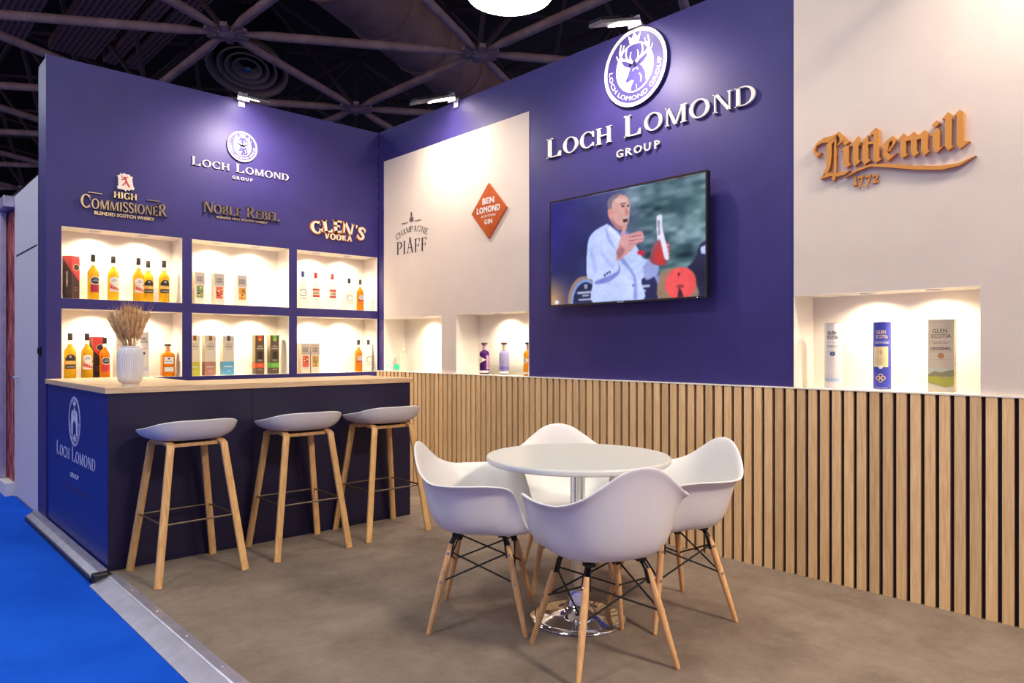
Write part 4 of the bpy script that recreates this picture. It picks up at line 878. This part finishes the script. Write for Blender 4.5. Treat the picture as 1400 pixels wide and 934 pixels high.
def whisky(label, x, z, y=.10, r=.041, h=.36, rz=0, style='white', liquid=AMBER, cap=(52, 40, 36), world=None, group=None, name='spirit_bottle'):
    t = thing(name, label, 'bottle', (x, y, z + .0005) if world is None else world, rz, group)
    body = [(r * .9, 0), (r, .008), (r, h * .56), (r * .93, h * .62), (r * .70, h * .67), (r * .42, h * .71), (r * .34, h * .76)]
    if liquid is CLEAR:
        MB().lathe(body + [(r * .33, h * .86)], 24).build('glass_body', CLEAR, t, 50)
    else:
        MB().lathe(body, 24).build('body', liquid, t, 50); MB().lathe([(r * .34, h * .76), (r * .33, h * .86)], 18).build('neck', CLEAR, t, 50)
    MB().lathe([(r * .40, h * .845), (r * .41, h * .85), (r * .41, h * .995), (r * .38, h)], 18).build('cap', colr(cap), t, 40)
    mp = mapf('round', r); L_ = []
    if style == 'white':
        decal(t, 'label', oval(0, h * .44, r * .95, h * .085), colr(WH), mp); decal(t, 'label_lower', grid(-r * .95, h * .20, r * .95, h * .36), colr((236, 220, 200)), mp)
        decal(t, 'label_band', (lambda V: (V, [(k, k + 1, 6 + k + 1, 6 + k) for k in range(5)]))([(-r * .95 + .38 * r * k, h * (.36 - .02 * k)) for k in range(6)] + [(-r * .95 + .38 * r * k, h * (.27 - .012 * k)) for k in range(6)])[0:2], colr((206, 58, 40)), mapf('round', r, off=.0014))
        decal(t, 'lettering', join([xf(sans('HIGH', height=h * .022, width=r * .5), 1, 1, 0, h * .46), xf(sans('COMMISSIONER', height=h * .024, width=r * 1.4), 1, 1, 0, h * .425)]), colr(BLK), mapf('round', r, off=.0016))
    elif style == 'dark':
        decal(t, 'label', oval(0, h * .42, r * .98, h * .09), colr(WH), mp); decal(t, 'label_face', oval(0, h * .42, r * .86, h * .076), colr((52, 56, 60)), mapf('round', r, off=.0012))
        decal(t, 'label_lower', grid(-r * .9, h * .16, r * .9, h * .33), colr((186, 44, 60)), mp)
        decal(t, 'lettering', join([xf(sans('HIGH', height=h * .02, width=r * .5), 1, 1, 0, h * .44), xf(sans('COMMISSIONER', height=h * .024, width=r * 1.3), 1, 1, 0, h * .405)]), colr(WH), mapf('round', r, off=.0018))
    elif style == 'black':
        decal(t, 'label', oval(0, h * .47, r * .75, h * .065), colr((40, 40, 48)), mp); decal(t, 'label_plate', grid(-r, h * .40, r, h * .47), colr((44, 40, 40)), mp); decal(t, 'label_lower', grid(-r, h * .22, r, h * .31), colr((40, 34, 38)), mp); decal(t, 'label_strip', grid(-r, h * .325, r, h * .385), colr((220, 184, 110)), mp)
        decal(t, 'lettering', join([xf(sans('BLENDED', height=h * .03, width=r * 1.4), 1, 1, 0, h * .25), xf(sans('R', height=h * .05, width=r * .4), 1, 1, 0, h * .46)]), colr(WH), mapf('round', r, off=.0018))
    elif style == 'vodka_blue':
        decal(t, 'label', join([ribbon([(-.9 * r * math.cos(R(a)), h * .42 + h * .09 * math.sin(R(a))) for a in range(20, 341, 20)], h * .02)]), colr((60, 66, 130)), mp); decal(t, 'lettering', join([xf(sans("GLEN'S", height=h * .035, width=r * 1.2, bold=.01), 1, 1, 0, h * .40), xf(sans('VODKA', height=h * .04, width=r * 1.5, bold=.02), 1, 1, 0, h * .24)]), colr((60, 66, 140)), mapf('round', r, off=.0014))
    elif style == 'vodka_red':
        decal(t, 'label', join([grid(-r * .95, h * .50, r * .95, h * .55), grid(-r * .95, h * .32, r * .95, h * .37)]), colr((196, 50, 50)), mp); decal(t, 'label_middle', grid(-r * .95, h * .37, r * .95, h * .50), colr((222, 196, 160)), mp)
        decal(t, 'lettering', join([xf(sans("GLEN'S", height=h * .05, width=r * 1.5, bold=.02), 1, 1, 0, h * .41), xf(sans('VODKA', height=h * .025, width=r * 1.1), 1, 1, 0, h * .24)]), colr((110, 60, 50)), mapf('round', r, off=.0014))
    elif style == 'vodka_dark':
        decal(t, 'label', ring(0, h * .38, (r * .9, h * .11), (r * .72, h * .09), 24), colr((120, 80, 84)), mp); decal(t, 'lettering', join([xf(sans("GLEN'S", height=h * .03, width=r * 1.3), 1, 1, 0, h * .41), xf(sans('VODKA', height=h * .04, width=r * 1.5, bold=.02), 1, 1, 0, h * .20)]), colr((60, 50, 60)), mapf('round', r, off=.0014))
    elif style == 'rum':
        decal(t, 'label', oval(r * .1, h * .42, r * .75, h * .085), colr((196, 190, 200)), mp); decal(t, 'label_band', grid(-r * .9, h * .30, r * .8, h * .35), colr((150, 40, 50)), mp); decal(t, 'lettering', join([xf(sans('SPICED', height=h * .03, width=r * 1.1), 1, 1, 0, h * .41), xf(sans('RUM', height=h * .03, width=r), 1, 1, 0, h * .22)]), colr((60, 34, 70)), mapf('round', r, off=.0014))
    return t
def carton(label, x, y, z, w_, d, h, rz, body, prints, lid=None, world=None, group=None, name='gift_carton'):
    t = thing(name, label, 'box', (x, y, z + .0005) if world is None else world, rz, group)
    MB().box((-w_ / 2, -d / 2, 0), (w_ / 2, d / 2, h)).build('carton_body', colr(body), t, bevel=.0012)
    if lid: MB().box((-w_ / 2, -d / 2, h - .001), (w_ / 2, d / 2, h + .001)).build('carton_lid', colr(lid), t)
    for face, nm, sh, c, off in prints: decal(t, nm, sh, colr(c), mapf(face, w_=w_, d=d, off=off))
    return t
def canister(label, x, y, z, r, h, rz, body, prints, world=None, name='gift_tube'):
    t = thing(name, label, 'canister', (x, y, z + .0005) if world is None else world, rz)
    MB().lathe([(r * .97, .004), (r, .005), (r, h - .004), (r * .97, h - .004)], 32).build('tube_wall', colr(body), t, 50)
    MB().lathe([(r * .985, h - .004), (r * 1.005, h - .003), (r * 1.005, h), (r * .9, h)], 32).build('tube_lid', SCREW, t, 40); MB().lathe([(r * 1.005, 0), (r * 1.005, .005)], 32).build('tube_foot', SCREW, t, 40)
    for nm, sh, c, off in prints: decal(t, nm, sh, colr(c), mapf('round', r, off=off))
    return t
Z1, Z2 = 1.066, 1.691
GB = 'amber spirit bottles in the left wall niches'
# upper left niche
hc = lambda w_, d, h: [('left', 'red_triangle', poly([(-d / 2, h), (d / 2, h), (d / 2, h * .62), (-d / 2, h * .99)]), (196, 66, 62), .0006), ('front', 'red_panel', poly([(-w_ / 2, h), (w_ / 2, h), (w_ / 2, h * .40), (-w_ / 2, h * .66)]), (206, 62, 60), .0006),
    ('front', 'seal', oval(w_ * .08, h * .74, w_ * .36, h * .075), (60, 48, 44), .0012), ('front', 'seal_ring', xf(ring(0, 0, (w_ * .38, h * .08), (w_ * .33, h * .068), 24), 1, 1, w_ * .08, h * .74), (226, 200, 160), .0016),
    ('left', 'lettering', xf(sans('COMMISSIONER', height=d * .22, width=h * .36, bold=.01), 1, 1, d * .12, h * .46, rot=PI / 2), (230, 222, 206), .0012), ('front', 'lettering', join([xf(sans(q, height=h * .018, width=w_ * .5), 1, 1, 0, h * (.26 - .04 * i)) for i, q in enumerate(('BLENDED', 'SCOTCH', 'WHISKY'))]), (206, 150, 120), .0012)]
carton('black and red box at the left end of the top left niche', -2.733, .115, Z2, .082, .082, .335, 38, (72, 52, 50), hc(.082, .082, .335))
whisky('amber bottle with dark oval label, right beside the black and red box', -2.582, Z2, y=.10, rz=12, style='dark', group=GB)
whisky('amber bottle with cream oval label, third item in the top left niche', -2.438, Z2, y=.10, rz=4, style='white', group=GB)
whisky('amber bottle with cream oval label in front of a black-labelled one, top left niche', -2.253, Z2, y=.09, rz=0, style='white', group=GB)
whisky('amber bottle with black label half hidden behind a cream-labelled one, top left niche', -2.160, Z2, y=.155, rz=0, style='black', h=.35, group=GB)
whisky('amber bottle with black label standing last on the right in the top left niche', -2.050, Z2, y=.10, rz=0, style='black', h=.355, group=GB)
# lower left niche
whisky('amber bottle with black label at the left end of the lower left niche', -2.744, Z1, y=.09, rz=-4, style='black', h=.355, group=GB)
whisky('amber bottle with cream oval label, second in the lower left niche', -2.627, Z1, y=.09, rz=-2, style='white', h=.355, group=GB)
carton('red and black box standing behind a small amber bottle, lower left niche', -2.545, .155, Z1, .078, .07, .33, 16, (58, 42, 42), [p for p in hc(.078, .07, .33)])
whisky('deep amber bottle with dark oval label in front of the red and black box', -2.508, Z1, y=.065, r=.037, h=.325, rz=8, style='dark', liquid=DEEP, group=GB)
gs = lambda r, c, h: [('lettering', join([xf(sans('GLEN', height=h * .050, width=r * 1.05, bold=.02), 1, 1, -r * .1, h * .825), xf(sans('SCOTIA', height=h * .052, width=r * 1.35, bold=.02), 1, 1, 0, h * .755)]), c, .0012)]
carton('pale cream carton mostly hidden behind the vase of dried grass', -2.385, .13, Z1, .075, .075, .34, 6, (228, 216, 194), [('front', 'lettering', join([xf(sans('GLEN', height=.017, width=.045), 1, 1, 0, .285), xf(sans('SCOTIA', height=.017, width=.055), 1, 1, 0, .26)]), (150, 100, 60), .001), ('front', 'landscape_band', rect(-.037, .04, .037, .10), (196, 190, 140), .0008), ('front', 'rule', rect(-.03, .215, .03, .217), (150, 130, 100), .001)])
canister('pale grey tube with black words directly right of the vase', -2.205, .13, Z1, .042, .375, -8, (222, 214, 206), gs(.042, (40, 38, 50), .375) + [('rule', grid(-.04, .235, .04, .237), (130, 120, 120), .001), ('seal', oval(.0, .195, .010, .012), (60, 60, 80), .0012), ('seascape_band', grid(-.045, .05, .045, .085), (196, 200, 210), .0008)])
t = thing('decanter_bottle', 'squat square amber bottle with dark stopper beside the pale grey tube', 'bottle', (-2.018, .11, Z1 + .0005), -6)
MB().lathe([(.058, 0), (.062, .006), (.062, .175), (.055, .195), (.022, .205), (.018, .23)], 4).build('body', mat('orange_spirit', (244, 140, 24), .08, trans=.5, ior=1.2), t, bevel=.006); t.children[0].rotation_euler.z = R(45); t.children[0].scale = (1.12, 1.12, 1)
MB().lathe([(.020, .205), (.018, .245), (.018, .255)], 20).build('neck', colr((216, 150, 100)), t, 40); MB().lathe([(.026, .256), (.027, .272), (.026, .274)], 20).build('stopper', colr((60, 44, 36)), t, 40)
decal(t, 'label', rect(-.036, .105, .036, .165), colr(WH), mapf('front', d=.0985, off=.001)); decal(t, 'label_lower', rect(-.036, .04, .036, .078), colr(WH), mapf('front', d=.0985, off=.001)); decal(t, 'lettering', join([xf(sans('SPECIAL', height=.010, width=.055), 1, 1, 0, .122), oval(0, .15, .009, .007)]), colr(BLK), mapf('front', d=.0985, off=.0016))
# middle niches
def noble(label, x, y, z, w_, h, pic, rz=0, dots=1):
    rr = random.Random(dots); spots = [poly(ell(rr.uniform(-.022, .026), h * rr.uniform(.27, .55), rr.uniform(.004, .009), rr.uniform(.004, .012), 8)) for _ in range(7)]
    hue = [(pic[0] * .45, pic[1] * .4, pic[2] * .4), (250, 226, 150)]
    return carton(label, x, y, z, w_, .085, h, rz, (236, 220, 196), [('front', 'top_band', rect(-w_ / 2, h * .62, w_ / 2, h), (196, 184, 170), .0006), ('front', 'picture', rect(-w_ * .34, h * .20, w_ * .34, h * .58), pic, .0012),
        ('front', 'picture_leaves', join(spots[:4]), tuple(int(v) for v in hue[0]), .0018), ('front', 'picture_bird', join(spots[4:]), hue[1], .0018),
        ('front', 'lettering', join([xf(sans('NOBLE', height=h * .065, width=w_ * .62, bold=.012), 1, 1, 0, h * .80), xf(sans('REBEL', height=h * .065, width=w_ * .62, bold=.012), 1, 1, 0, h * .715), xf(sans('WHISKY', height=h * .018, width=w_ * .3), 1, 1, 0, h * .12)]), (56, 50, 54), .0012),
        ('left', 'lettering', xf(sans('NOBLE  REBEL', height=.018, width=h * .72), 1, 1, .008, h * .5, rot=PI / 2), (150, 120, 100), .0012)], lid=(214, 200, 184))
noble('cream carton with green bird picture, first of three in the top middle niche', -1.765, .115, Z2, .083, .278, (132, 150, 96), dots=3)
noble('cream carton with red bird picture, second of three in the top middle niche', -1.595, .115, Z2, .086, .276, (222, 96, 78), dots=4)
noble('cream carton with orange bird picture, third of three in the top middle niche', -1.390, .115, Z2, .088, .276, (216, 146, 62), dots=5)
def loch(label, x, w_, band, seal):
    h = .352
    return carton(label, x, .115, Z1, w_, .075, h, 0, (232, 216, 188), [('front', 'colour_base', rect(-w_ / 2, 0, w_ / 2, h * .34), band, .0006), ('left', 'colour_base', rect(-.0375, 0, .0375, h * .34), tuple(int(v * .85) for v in band), .0006), ('front', 'ribbon', poly([(-.014, h), (.014, h), (.014, h * .88), (0, h * .86), (-.014, h * .88)]), seal, .0012),
        ('front', 'rule', rect(-w_ / 2, h * .895, w_ / 2, h * .90), (170, 150, 120), .0009), ('front', 'lettering', join([xf(sans('LOCH', height=h * .038, width=w_ * .42), 1, 1, 0, h * .765), xf(sans('LOMOND', height=h * .045, width=w_ * .66, bold=.012), 1, 1, 0, h * .70), xf(sans('WHISKIES', height=h * .02, width=w_ * .5), 1, 1, 0, h * .65)]), (74, 66, 66), .0012), ('front', 'base_lettering', join([rect(-w_ * .36, h * .20, w_ * .36, h * .225), xf(sans('12', height=h * .05, width=w_ * .3), 1, 1, 0, h * .075)]), (236, 226, 214), .0012)])
loch('cream carton with yellow base at the left end of the lower middle niche', -1.806, .090, (206, 196, 60), (150, 90, 50))
loch('cream carton with dull pink base in the lower middle niche', -1.672, .095, (196, 134, 112), (166, 108, 56))
loch('cream carton with sky blue base in the lower middle niche', -1.512, .100, (98, 172, 206), (84, 84, 92))
def darkbox(label, x, c):
    h = .36; w_ = .085
    return carton(label, x, .115, Z1, w_, .07, h, 0, (104, 84, 62), [('front', 'colour_band', rect(-w_ / 2, h * .16, w_ / 2, h * .29), c, .0008), ('left', 'colour_band', rect(-.035, h * .16, .035, h * .29), c, .0008), ('left', 'side_sheen', rect(-.035, h * .31, .035, h), (140, 122, 84), .0006), ('front', 'ribbon', poly([(-.020, h), (.020, h), (.020, h * .87), (0, h * .83), (-.020, h * .87)]), c, .001), ('front', 'ribbon_seal', oval(0, h * .89, .012, h * .03), (224, 186, 90), .0014),
        ('front', 'dark_window', rect(-.02, h * .38, .026, h * .58), (58, 44, 36), .0008), ('front', 'lettering', join([xf(sans('LOCH', height=h * .036, width=w_ * .5, bold=.01), 1, 1, 0, h * .70), xf(sans('LOMOND', height=h * .036, width=w_ * .8, bold=.01), 1, 1, 0, h * .64), xf(sans('OPEN', height=h * .04, width=w_ * .5), 1, 1, 0, h * .33), xf(sans('SPECIAL', height=h * .028, width=w_ * .6), 1, 1, 0, h * .21), xf(sans('EDITION', height=h * .022, width=w_ * .5), 1, 1, 0, h * .10)]), (236, 226, 206), .0014)], lid=tuple(int(v * .8) for v in c))
darkbox('tall dark brown box with orange band, lower middle niche', -1.222, (232, 92, 40))
darkbox('tall dark brown box with green band, lower middle niche', -1.078, (110, 196, 60))
# right-hand niches of the left wall
whisky('clear bottle with blue cap, first in the top right-hand niche', -.785, Z2, y=.10, r=.037, h=.36, rz=-20, style='vodka_blue', liquid=CLEAR, cap=(62, 60, 140))
whisky('clear bottle with red cap beside the blue-capped one', -.650, Z2, y=.10, r=.039, h=.358, rz=-14, style='vodka_red', liquid=CLEAR, cap=(204, 44, 44))
whisky('clear bottle with red cap beside the dark-capped one', -.470, Z2, y=.10, r=.039, h=.356, rz=-14, style='vodka_red', liquid=CLEAR, cap=(204, 44, 44))
whisky('clear bottle with black cap and small red print, top right-hand niche', -.280, Z2, y=.10, r=.037, h=.325, rz=-16, style='vodka_dark', liquid=CLEAR, cap=(44, 40, 38))
whisky('orange bottle with black cap at the right end of the top niche row', -.152, Z2, y=.10, r=.037, h=.32, rz=-10, style='rum', liquid=DEEP, cap=(52, 40, 50))
noble('cream carton with red bird picture in the lower right-hand niche', -.770, .115, Z1, .094, .285, (222, 96, 78), dots=6)
noble('cream carton with brown and gold bird picture in the lower right-hand niche', -.667, .115, Z1, .090, .285, (196, 146, 78), dots=7)
whisky('orange bottle with black cap in the lower right-hand niche', -.178, Z1, y=.09, r=.038, h=.325, rz=-10, style='rum', liquid=DEEP, cap=(52, 40, 60))
whisky('clear bottle with black cap at the right end of the lower niche row', -.062, Z1, y=.09, r=.037, h=.325, rz=-10, style='vodka_dark', liquid=CLEAR, cap=(44, 40, 38))

# right wall niches (local x = -world y)
def gin(label, yw, body, tint, cap, plate, extra, rz=-90, dx=.11):
    t = thing('gin_bottle', label, 'bottle', (dx, -yw, 1.0785), rz, 'gin bottles in the second niche of the right wall'); r = .044
    gm = mat('gin_' + '%02x%02x%02x' % tint, tint, .1, trans=.45, ior=1.15)
    MB().lathe([(r * .9, 0), (r, .006), (r, .175), (r * .94, .19), (r * .7, .202), (r * .38, .208), (r * .36, .225)], 24).build('body', gm, t, 50)
    MB().lathe([(r * .40, .212), (r * .40, .258)], 20).build('neck', colr(cap), t, 40); MB().lathe([(r * .62, .258), (r * .64, .262), (r * .64, .274), (r * .60, .276)], 20).build('stopper', colr((66, 50, 42)), t, 40)
    mp = mapf('round', r)
    if plate == 'diamond': decal(t, 'label', (lambda V: (V, [(0, 1, 2, 3)] if 0 else [(k, k + 1, 9 + k + 1, 9 + k) for k in range(8)]))([(-.055 + .0105 * k, .125 + (.045 * (1 - k / 8))) for k in range(9)] + [(-.055 + .0105 * k, .125 - (.045 * (1 - k / 8))) for k in range(9)]), colr((232, 214, 190)), mp)
    decal(t, 'colour_panel', grid(-.058, .045, .058, .07) if plate != 'diamond' else grid(.032, .04, .062, .165), colr(extra), mapf('round', r, off=.0006))
    decal(t, 'foot_band', grid(-.06, .012, .06, .030), colr((226, 214, 210)), mp)
    decal(t, 'lettering', join([xf(sans('BEN', height=.010, width=.018), 1, 1, -.028, .130), xf(sans('LOMOND', height=.010, width=.03), 1, 1, -.026, .116), xf(sans('GIN', height=.008, width=.012), 1, 1, -.028, .052)]), colr((50, 44, 60)), mapf('round', r, off=.0016))
gin('dark purple gin bottle, leftmost in the second right wall niche', 1.555, None, (84, 36, 110), (176, 140, 160), 'diamond', (170, 130, 170), rz=-60)
gin('pale lilac gin bottle between the purple and the orange ones', 1.815, None, (176, 170, 216), (196, 180, 150), 'plain', (96, 84, 160), rz=-60)
gin('orange gin bottle, rightmost in the second right wall niche', 2.115, None, (250, 160, 30), (232, 160, 130), 'diamond', (240, 170, 90), rz=-60)
t = thing('clear_gin_bottle', 'faint clear bottle in the corner niche', 'bottle', (.13, -.265, 1.0785), -75)
MB().lathe([(.040, 0), (.044, .006), (.044, .16), (.03, .19), (.016, .20), (.016, .22)], 24).build('glass_body', CLEAR, t, 50); MB().lathe([(.022, .21), (.022, .225)], 20).build('stopper', colr((200, 196, 180)), t, 40)
t = thing('green_disc_tag', 'small round turquoise disc standing at the front of the corner niche', 'tag', (.03, -.30, 1.0785), -58)
part(poly(ell(0, .038, .032, .032, 32)), 'disc', colr((60, 196, 160)), t, -.006, 0); part(poly([(-.012, 0), (.012, 0), (.008, .012), (-.008, .012)]), 'foot', colr((230, 230, 225)), t, -.004, .006)
t = thing('acrylic_tray', 'clear acrylic strip behind the gin bottles', 'tray', (.215, -1.80, 1.0785), -90); MB().box((-.36, -.004, 0), (.36, .004, .075)).build('upright', CLEAR, t); MB().box((-.36, -.035, 0), (.36, -.0045, .004)).build('foot', CLEAR, t)
h = .368
def R3(y, x=.10): return (x, -y, 1.0785)
canister('pale grey tube with black words and blue seal in the large right niche', 0, 0, 0, .046, h, -72, (214, 204, 198), gs(.046, (40, 38, 50), h) + [('rule', join([grid(-.045, h * .70, .045, h * .703), grid(-.045, h * .555, .045, h * .558)]), (150, 140, 136), .001), ('small_print', xf(sans('DOUBLE CASK', height=.009, width=.06), 1, 1, 0, h * .63), (60, 60, 70), .0012), ('seal', oval(0, h * .525, .013, .013), (40, 64, 120), .0012), ('seal_mark', xf(sans('G', height=.012, width=.008), 1, 1, 0, h * .51), (200, 210, 230), .0018), ('seascape', (lambda: join([grid(-.05, h * .10, .05, h * .15)] + [rect(-.045 + .012 * k, h * .14, -.043 + .012 * k, h * (.2 + .06 * ((k * 7) % 5) / 5)) for k in range(8)]))(), (160, 176, 200), .0008)], world=R3(4.617))
canister('royal blue tube with gold words and monogram in the large right niche', 0, 0, 0, .044, h, -72, (58, 66, 168), gs(.044, (232, 196, 150), h) + [('small_print', join([grid(-.04, h * .715, .04, h * .718), xf(sans('CAMPBELTOWN SINGLE MALT', height=.008, width=.075, bold=.02), 1, 1, 0, h * .68)]), (220, 216, 220), .0012), ('label', grid(-.045, h * .335, .032, h * .635, 12), (222, 200, 150), .001), ('label_number', xf(sans('18', height=.022, width=.022), 1, 1, -.008, h * .52), (200, 140, 110), .0016), ('label_lines', join([grid(-.035, h * (.38 + .03 * k), .022, h * (.385 + .03 * k)) for k in range(4)]), (186, 160, 120), .0016),
    ('monogram', join([xf(ring(0, 0, (.011, .011), (.007, .007), 20), 1, 1, -.006 + dx_, h * .175 + dz_) for dx_, dz_ in ((-.013, 0), (.013, 0), (0, .013), (0, -.013))]), (226, 186, 110), .0012), ('seal', oval(-.006, h * .335, .010, .010), (226, 222, 214), .0018), ('foot_print', grid(-.03, h * .028, .03, h * .033), (220, 216, 220), .0012)], world=R3(4.880))
w_, d, h = .115, .085, .372
carton('cream carton with a coastal landscape print in the large right niche', 0, 0, 0, w_, d, h, -82, (224, 208, 180), [('front', 'top_shade', rect(-w_ / 2, h * .30, w_ / 2, h), (206, 188, 160), .0006),
    ('front', 'lettering', join([xf(sans('GLEN', height=h * .055, width=w_ * .56), 1, 1, -.005, h * .815), xf(sans('SCOTIA', height=h * .055, width=w_ * .76), 1, 1, 0, h * .745), rect(-w_ * .4, h * .69, w_ * .4, h * .693), xf(sans('SINGLE MALT WHISKY', height=h * .014, width=w_ * .6), 1, 1, 0, h * .665), xf(sans('CROSSHILL', height=h * .04, width=w_ * .8, bold=.015), 1, 1, 0, h * .58)]), (64, 48, 40), .0012),
    ('front', 'seal', oval(0, h * .50, .014, .014), (186, 126, 80), .0014), ('front', 'seal_lines', join([rect(-w_ * .42, h * .555, w_ * .42, h * .557), rect(-w_ * .42, h * .445, w_ * .42, h * .447)]), (130, 110, 90), .0012),
    ('front', 'landscape_sky', rect(-w_ / 2, h * .18, w_ / 2, h * .33), (196, 196, 176), .0008), ('front', 'landscape_hills', poly([(-w_ / 2, h * .24), (-.03, h * .29), (.0, h * .27), (.03, h * .30), (w_ / 2, h * .31), (w_ / 2, h * .22), (0, h * .21), (-w_ / 2, h * .20)]), (150, 140, 100), .0012),
    ('front', 'landscape_field', poly([(-w_ / 2, h * .21), (-.02, h * .225), (.02, h * .20), (w_ / 2, h * .23), (w_ / 2, h * .10), (.02, h * .07), (-.01, h * .10), (-w_ / 2, h * .13)]), (182, 176, 70), .0016), ('right', 'lettering', xf(sans('GLEN SCOTIA', height=.020, width=h * .58), 1, 1, .006, h * .48, rot=PI / 2), (90, 80, 66), .0012)], world=R3(5.172))

# ------------------------------------------------------------------ vase and dried grass
vs_ = thing('ribbed_vase', 'white vertically ribbed vase on the counter corner', 'vase', (-2.728, -1.47, CT + .0005))
prof = [(.046, 0), (.046, .012), (.058, .018), (.068, .03), (.073, .05), (.074, .07), (.074, .19), (.071, .212), (.062, .226), (.050, .232), (.050, .245), (.047, .245), (.046, .225), (.060, .20), (.062, .06), (.02, .03)]
n = 144; vv = []
for r_, z_ in prof:
    for k in range(n):
        rr_ = r_ * (1 - (.075 if (k % 4 == 0) else 0) * (1 if .03 < z_ < .225 and r_ > .0625 else 0)); a = 2 * PI * k / n; vv.append((rr_ * math.cos(a), rr_ * math.sin(a), z_))
b = MB(); b.add(vv, [(i * n + k, i * n + (k + 1) % n, (i + 1) * n + (k + 1) % n, (i + 1) * n + k) for i in range(len(prof) - 1) for k in range(n)] + [tuple(range(n - 1, -1, -1)), tuple((len(prof) - 1) * n + k for k in range(n))])
b.build('vase_body', mat('vase_white', (226, 222, 222), .45), vs_, 30)
gb = thing('dried_grass_bunch', 'bunch of dried brown wheat standing in the ribbed vase', 'dried flowers', (-2.728, -1.47, CT + .04))
WHEAT = noise_tint(mat('dried_wheat', (190, 146, 96), .8), (184, 136, 84), (232, 192, 138), nscale=40)
rr = random.Random(5)
for k in range(58):
    a = rr.uniform(0, 2 * PI); sp = rr.uniform(.01, .135); zt = rr.uniform(.40, .465) - sp * .25; bx, by = .018 * math.cos(a), .018 * math.sin(a)
    mx_, my_ = .034 * math.cos(a) * sp / .12, .034 * math.sin(a) * sp / .12; tx, ty = sp * math.cos(a), sp * math.sin(a)
    p0 = Vector((bx, by, .0)); p1 = Vector((mx_, my_, .20)); p2 = Vector((tx, ty, zt)); q1 = p1.lerp(p2, rr.uniform(.15, .4))
    s_ = MB(); s_.path([p0, p1, q1], .0016, 5)
    st_ = s_.build('stalk', WHEAT, gb); hd = MB(); L_ = p2 - q1
    hd.path([q1, q1 + L_ * .2, q1 + L_ * .55, q1 + L_ * .85, p2], [.002, .0085, .0095, .007, .002], 6)
    for j in range(14):
        f_ = j / 14; q = q1 + L_ * f_; aa = rr.uniform(0, 6.28); o_ = Vector((math.cos(aa), math.sin(aa), 0)); hd.add([q + o_ * .004, q + o_ * .006 + L_.normalized() * .004, q + o_ * .016 + L_.normalized() * rr.uniform(.05, .08), q + o_ * .007], [(0, 1, 2), (0, 2, 3)])
    hd.build('ear', WHEAT, st_)
